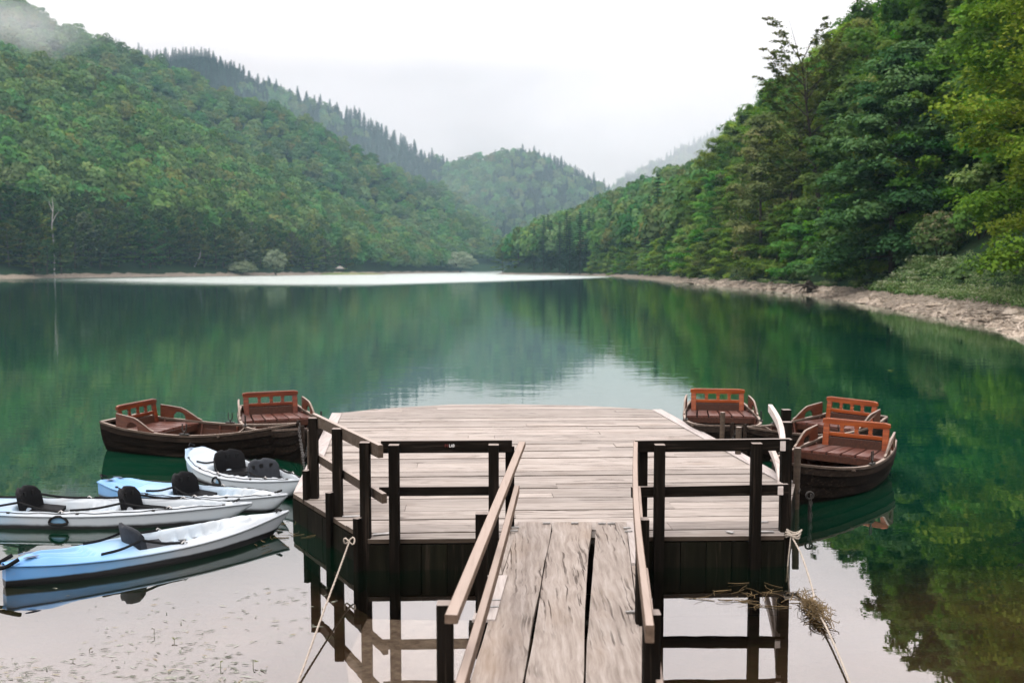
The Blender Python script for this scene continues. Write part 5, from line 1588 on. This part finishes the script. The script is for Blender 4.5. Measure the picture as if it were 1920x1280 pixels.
k1 = kayak('front kayak, blue to white with a black lower hull and folded black seat', 2.84, 0.74, [0.44], kayak_mat('kayak_plastic', -1.4, 0.3, True), [M['gplast']], tank=True, black_tail=True, lines=False)
place_k(k1, (-4.48, 8.64), (-2.42, 10.55), -0.06)
k2 = kayak('longest two-seat kayak with a half-round side handle and a strap around its hull', 3.95, 0.82, [0.40, 0.69], kayak_mat('kayak_plastic', -2.2, -0.3, False), [M['bplast'], M['bplast']], side_handle=0.50, tank=True)
place_k(k2, (-6.84, 11.05), (-2.90, 10.93), -0.06)
k3 = kayak('single-seat kayak wedged between the long kayak and the rowboat', 2.6, 0.72, [0.50], kayak_mat('kayak_plastic', -1.6, 0.6, False), [M['bplast']], tank=True)
place_k(k3, (-5.05, 12.12), (-2.62, 11.36), -0.06)
k4 = kayak('two-seat kayak pointing at the dock corner, with one grey and one black seat', 3.0, 0.86, [0.42, 0.72], kayak_mat('kayak_plastic', -2.6, -0.6, False), [M['bplast'], M['gplast']], rocker=0.05, side_handle=0.55, tank=False)
place_k(k4, (-4.55, 14.0), (-2.56, 11.90), -0.05)
# strap round the long kayak
q = MB(); q2 = []
for t in np.linspace(-1, 1, 21):
    a = t * PI / 2 * 1.02
    q2.append([(-0.72 - 0.022, 0.385 * math.copysign(abs(math.sin(a)) ** 0.75, t), 0.28 - 0.37 * abs(math.cos(a)) ** 0.55), (-0.72 + 0.022, 0.385 * math.copysign(abs(math.sin(a)) ** 0.75, t), 0.28 - 0.37 * abs(math.cos(a)) ** 0.55)])
q.loft(q2, 0, 0.5, sm=True); q.build('hull_strap', M['strap'], k2)

# ------------------------------------------------------------------ ropes, weed, slab
def rope(name, pts, r_, label, mat='rope', n=60):
    P = cr(pts, n); c = P.mean(0); q = MB(c)
    for ph in (0, 2 * PI / 3, 4 * PI / 3):      # three twisted strands
        T = np.gradient(P, axis=0); T /= np.linalg.norm(T, axis=1)[:, None]
        s_ = np.cross(T, (0.1, 0.2, 1.0)); s_ /= np.linalg.norm(s_, axis=1)[:, None]; u = np.cross(T, s_)
        m_ = n * 6; tt = np.linspace(0, n - 1, m_)
        PP = np.stack([np.interp(tt, np.arange(n), P[:, k_]) for k_ in range(3)], 1); SS = np.stack([np.interp(tt, np.arange(n), s_[:, k_]) for k_ in range(3)], 1); UU = np.stack([np.interp(tt, np.arange(n), u[:, k_]) for k_ in range(3)], 1)
        a = tt / n * 90 + ph
        q.tube(PP + r_ * 0.55 * (np.cos(a)[:, None] * SS + np.sin(a)[:, None] * UU), r_ * 0.62, 5)
    o = q.build(name, M[mat]); o.location = c
    return tag(o, label, 'rope')


rope('mooring_rope', [(-1.50, 9.02, 0.30), (-1.49, 8.4, 0.22), (-1.475, 7.6, 0.13), (-1.45, 6.6, 0.02), (-1.43, 5.6, -0.06)], 0.0075, 'pale rope running from the left dock corner down to the shore', 'ropegrey')
q = MB((-1.5, 9.02, 0.3)); q.tube([(-1.5 + 0.05 * math.cos(a), 9.02 + 0.02 * math.sin(a), 0.31 + 0.03 * math.sin(a * 2)) for a in np.linspace(0, 2 * PI, 15)], 0.008, 6)
o = q.build('rope_knot', M['rope']); o.location = (-1.5, 9.02, 0.3); tag(o, 'small loop knot tying the left rope to the dock', 'knot')
rope('mooring_rope', [(2.66, 9.30, 0.27), (2.64, 8.9, 0.20), (2.56, 8.3, 0.08), (2.49, 8.0, 0.05), (2.43, 7.5, 0.04), (2.34, 6.9, 0.03), (2.24, 6.3, 0.02)], 0.0075, 'pale rope with a weed clump running from the right dock corner')
q = MB((2.66, 9.3, 0.27))
for k_ in range(3):
    q.tube([(2.66 + 0.07 * math.cos(a) + 0.01 * k_, 9.30 + 0.04 * math.sin(a), 0.28 + 0.02 * k_ + 0.02 * math.sin(2 * a + k_)) for a in np.linspace(0, 2 * PI, 17)], 0.008, 6)
q.tube([(2.64, 9.27, 0.28), (2.62, 9.26, 0.1), (2.60, 9.25, -0.15)], 0.007, 6)
o = q.build('rope_knot', M['rope']); o.location = (2.66, 9.3, 0.27); tag(o, 'bundled knot tying the right rope to the railing post', 'knot')

rng = np.random.RandomState(3)
def strands(center, spread, n, L, r_, mat, name, label, up=0.3, flat=False, along=None):
    q = MB(center)
    for i in range(n):
        p = np.array(center) + rng.normal(0, 1, 3) * np.array(spread); a = rng.uniform(0, 6.28) if along is None else along + rng.normal(0, 0.45); l = L * rng.uniform(0.4, 1.3)
        e = rng.uniform(-0.1, 0.12) if flat else rng.uniform(-up, up * 1.5)
        d = np.array((math.cos(a) * math.cos(e), math.sin(a) * math.cos(e), math.sin(e)))
        b_ = rng.normal(0, 0.3, 3) * l; b_[2] *= 0.15 if flat else 0.6
        P = [p - d * l / 2, p + b_ * 0.5, p + d * l / 2]
        if flat: P = [np.array((x_[0], x_[1], max(x_[2], 0.004))) for x_ in P]
        q.tube(cr(P, 5), r_ * rng.uniform(0.6, 1.3), 4, cap=False, tint=rng.uniform(0, 1))
    o = q.build(name, M[mat]); o.location = center
    return o


o = strands((2.47, 7.95, 0.045), (0.028, 0.15, 0.03), 190, 0.17, 0.003, 'straw', 'weed_clump', '', along=1.45); tag(o, 'tangled dry weed clump caught on the right rope', 'weed clump')
o = strands((2.2, 8.35, 0.006), (0.28, 0.14, 0.005), 45, 0.2, 0.0024, 'straw', 'floating_straw', '', flat=True); tag(o, kind='stuff')
o = strands((-2.4, 10.4, 0.01), (0.2, 0.3, 0.008), 30, 0.14, 0.003, 'straw', 'floating_straw', '', flat=True); tag(o, kind='stuff')

# sunken slab
sb = MB((-0.85, 7.2, 0)); base = [(-1.17, 7.86), (-1.20, 7.02), (-1.10, 6.55), (-0.55, 6.3), (-0.30, 6.6), (-0.36, 7.82)]
sb.prism([p for p in base][::1], -0.35, -0.012)
k = NT('wet_concrete'); o_ = k.obj(); n1 = k.noise(o_, 9, 6, 0.7); n2 = k.noise(o_, 3.0, 3, 0.5)
c_ = k.mix(k.rng(n1, 0.35, 0.65), (0.11, 0.09, 0.075), (0.27, 0.24, 0.22))
k.bsdf(c_, k.rng(n2, 0.4, 0.6, 0.03, 0.25), k.bump(k.math('ADD', n1, n2), 0.4, 0.02), 0.8)
o = sb.build('sunken_slab', k.m); o.location = (-0.85, 7.2, 0); tag(o, 'wet concrete slab just breaking the water left of the gangway', 'slab')

# water weed in the near left shallows
q = MB()
k = NT('floating_leaf'); t_ = k.attr(); k.bsdf(k.ramp(t_, [(0, (0.03, 0.035, 0.02)), (0.5, (0.10, 0.11, 0.08)), (0.85, (0.22, 0.24, 0.20)), (1, (0.16, 0.12, 0.05))]), 0.5, None, 0.3)
for i in range(5200):
    y = 5.2 + abs(rng.normal(0, 1.0)) ** 1.0 * 0.9; x = rng.uniform(-4.6, -1.5)
    if i % 9 == 0: y = rng.uniform(5.5, 8.6)
    if rng.uniform() > 0.5 + 0.9 * math.sin(x * 3.1 + 1.3 * y) * math.sin(y * 2.3 + x): continue
    a = rng.normal(0.15, 0.5); l = rng.uniform(0.008, 0.05); w_ = rng.uniform(0.003, 0.009)
    dx, dy = math.cos(a) * l, math.sin(a) * l; nx, ny = -math.sin(a) * w_, math.cos(a) * w_
    z = 0.003 + rng.uniform(0, 0.003)
    q.add([(x - dx, y - dy, z), (x + nx, y + ny, z + 0.002), (x + dx, y + dy, z), (x - nx, y - ny, z)], [(0, 3, 2, 1)], 0, rng.uniform(0, 1))
tag(q.build('floating_weed', k.m), kind='stuff')
q = MB()
k2m = NT('sprout_leaf'); t_ = k2m.attr(); k2m.bsdf(k2m.ramp(t_, [(0, (0.09, 0.03, 0.015)), (0.5, (0.05, 0.07, 0.02)), (1, (0.12, 0.13, 0.04))]), 0.6, None, 0.3)
for i in range(46):
    x = rng.uniform(-4.2, -1.75); y = 5.55 + abs(rng.normal(0, 0.75)); h_ = rng.uniform(0.012, 0.05); t_ = rng.uniform(0, 1)
    lx, ly = rng.normal(0, 0.006, 2)
    q.tube([(x, y, -0.05), (x + lx * 0.5, y + ly, h_ * 0.6), (x + lx, y + ly, h_)], 0.0022, 4, tint=t_)
    for j in range(rng.randint(1, 4)):
        a = rng.uniform(0, 6.28); r_ = rng.uniform(0.012, 0.026); zc = h_ * rng.uniform(0.5, 1.05)
        q.add([(x + lx, y + ly, zc), (x + lx + r_ * math.cos(a - 0.5), y + ly + r_ * math.sin(a - 0.5), zc + 0.008), (x + lx + 1.7 * r_ * math.cos(a), y + ly + 1.7 * r_ * math.sin(a), zc + 0.004), (x + lx + r_ * math.cos(a + 0.5), y + ly + r_ * math.sin(a + 0.5), zc + 0.008)], [(0, 1, 2, 3)], 0, t_)
tag(q.build('water_sprouts', k2m.m), kind='stuff')
# drifting leaf on open water
q = MB((10.5, 27.5, 0)); q.add([(10.4, 27.5, 0.01), (10.5, 27.42, 0.02), (10.62, 27.5, 0.01), (10.5, 27.58, 0.02)], [(0, 1, 2, 3)]); o = q.build('fallen_leaf', M['leafyel']); o.location = (10.5, 27.5, 0); tag(o, 'single yellow leaf drifting on the dark green water', 'leaf')

# ------------------------------------------------------------------ air
def box_mesh(name, lo, hi):
    V = [(x, y, z) for z in (lo[2], hi[2]) for x, y in ((lo[0], lo[1]), (hi[0], lo[1]), (hi[0], hi[1]), (lo[0], hi[1]))]
    return mesh_np(name, V, np.array([(3, 2, 1, 0), (4, 5, 6, 7), (0, 1, 5, 4), (1, 2, 6, 5), (2, 3, 7, 6), (3, 0, 4, 7)]), [])


hz = NT('haze'); pv = hz.n('ShaderNodeVolumePrincipled')
pv.inputs['Color'].default_value = (0.50, 0.80, 0.97, 1); pv.inputs['Density'].default_value = 0.00012; pv.inputs['Anisotropy'].default_value = 0.0
hz.l(pv.outputs[0], hz.out.inputs['Volume'])
me = box_mesh('haze', (-2520, -420, -9), (2520, 1780, 430)); me.materials.append(hz.m)
tag(link('haze', me), kind='stuff')


mi_ = NT('mist_volume'); pv = mi_.n('ShaderNodeVolumePrincipled')
pv.inputs['Color'].default_value = (0.97, 0.985, 1.0, 1); pv.inputs['Density'].default_value = 0.0022
mi_.l(pv.outputs[0], mi_.out.inputs['Volume'])
mt_ = NT('thin_mist_volume'); pv = mt_.n('ShaderNodeVolumePrincipled')
pv.inputs['Color'].default_value = (0.75, 0.90, 1.0, 1); pv.inputs['Density'].default_value = 0.0006
mt_.l(pv.outputs[0], mt_.out.inputs['Volume'])


def mist(c, r, seed, mat, shells=(1.0, 0.82, 0.64, 0.46)):
    """lumpy bank of cloud: nested closed shells, each adding a little more density"""
    nu, nv = 40, 24
    th, ph = np.meshgrid(np.linspace(0, PI, nv), np.linspace(0, 2 * PI, nu, endpoint=False), indexing='ij')
    d = np.stack([np.sin(th) * np.cos(ph), np.sin(th) * np.sin(ph), np.cos(th)], -1)
    for i, f in enumerate(shells):
        w_ = 1 + 0.22 * fbm(d[..., 0] * 2.2 + seed + 0.3 * i, d[..., 1] * 2.2 + d[..., 2] * 3.1, seed + i, 3, 1.6) * np.sin(th)
        V = (d * (w_ * f)[..., None] * np.array(r) + np.array(c)).reshape(-1, 3)
        F = [(a * nu + b, (a + 1) * nu + b, (a + 1) * nu + (b + 1) % nu, a * nu + (b + 1) % nu) for a in range(nv - 1) for b in range(nu)]
        o = link('mist', mesh_np('mist', V, np.array(F), mat)); tag(o, kind='stuff')


mist((-398, 790, 190), (75, 40, 26), 1, mi_.m, (1.0, 0.8, 0.6))
mist((-455, 1150, 285), (150, 60, 46), 2, mi_.m)
mist((-330, 1185, 285), (120, 45, 34), 3, mi_.m)
mist((-120, 1150, 130), (480, 70, 150), 4, mt_.m, (1.0, 0.8))
mist((420, 1530, 215), (420, 70, 190), 5, mi_.m, (1.0, 0.85, 0.7))
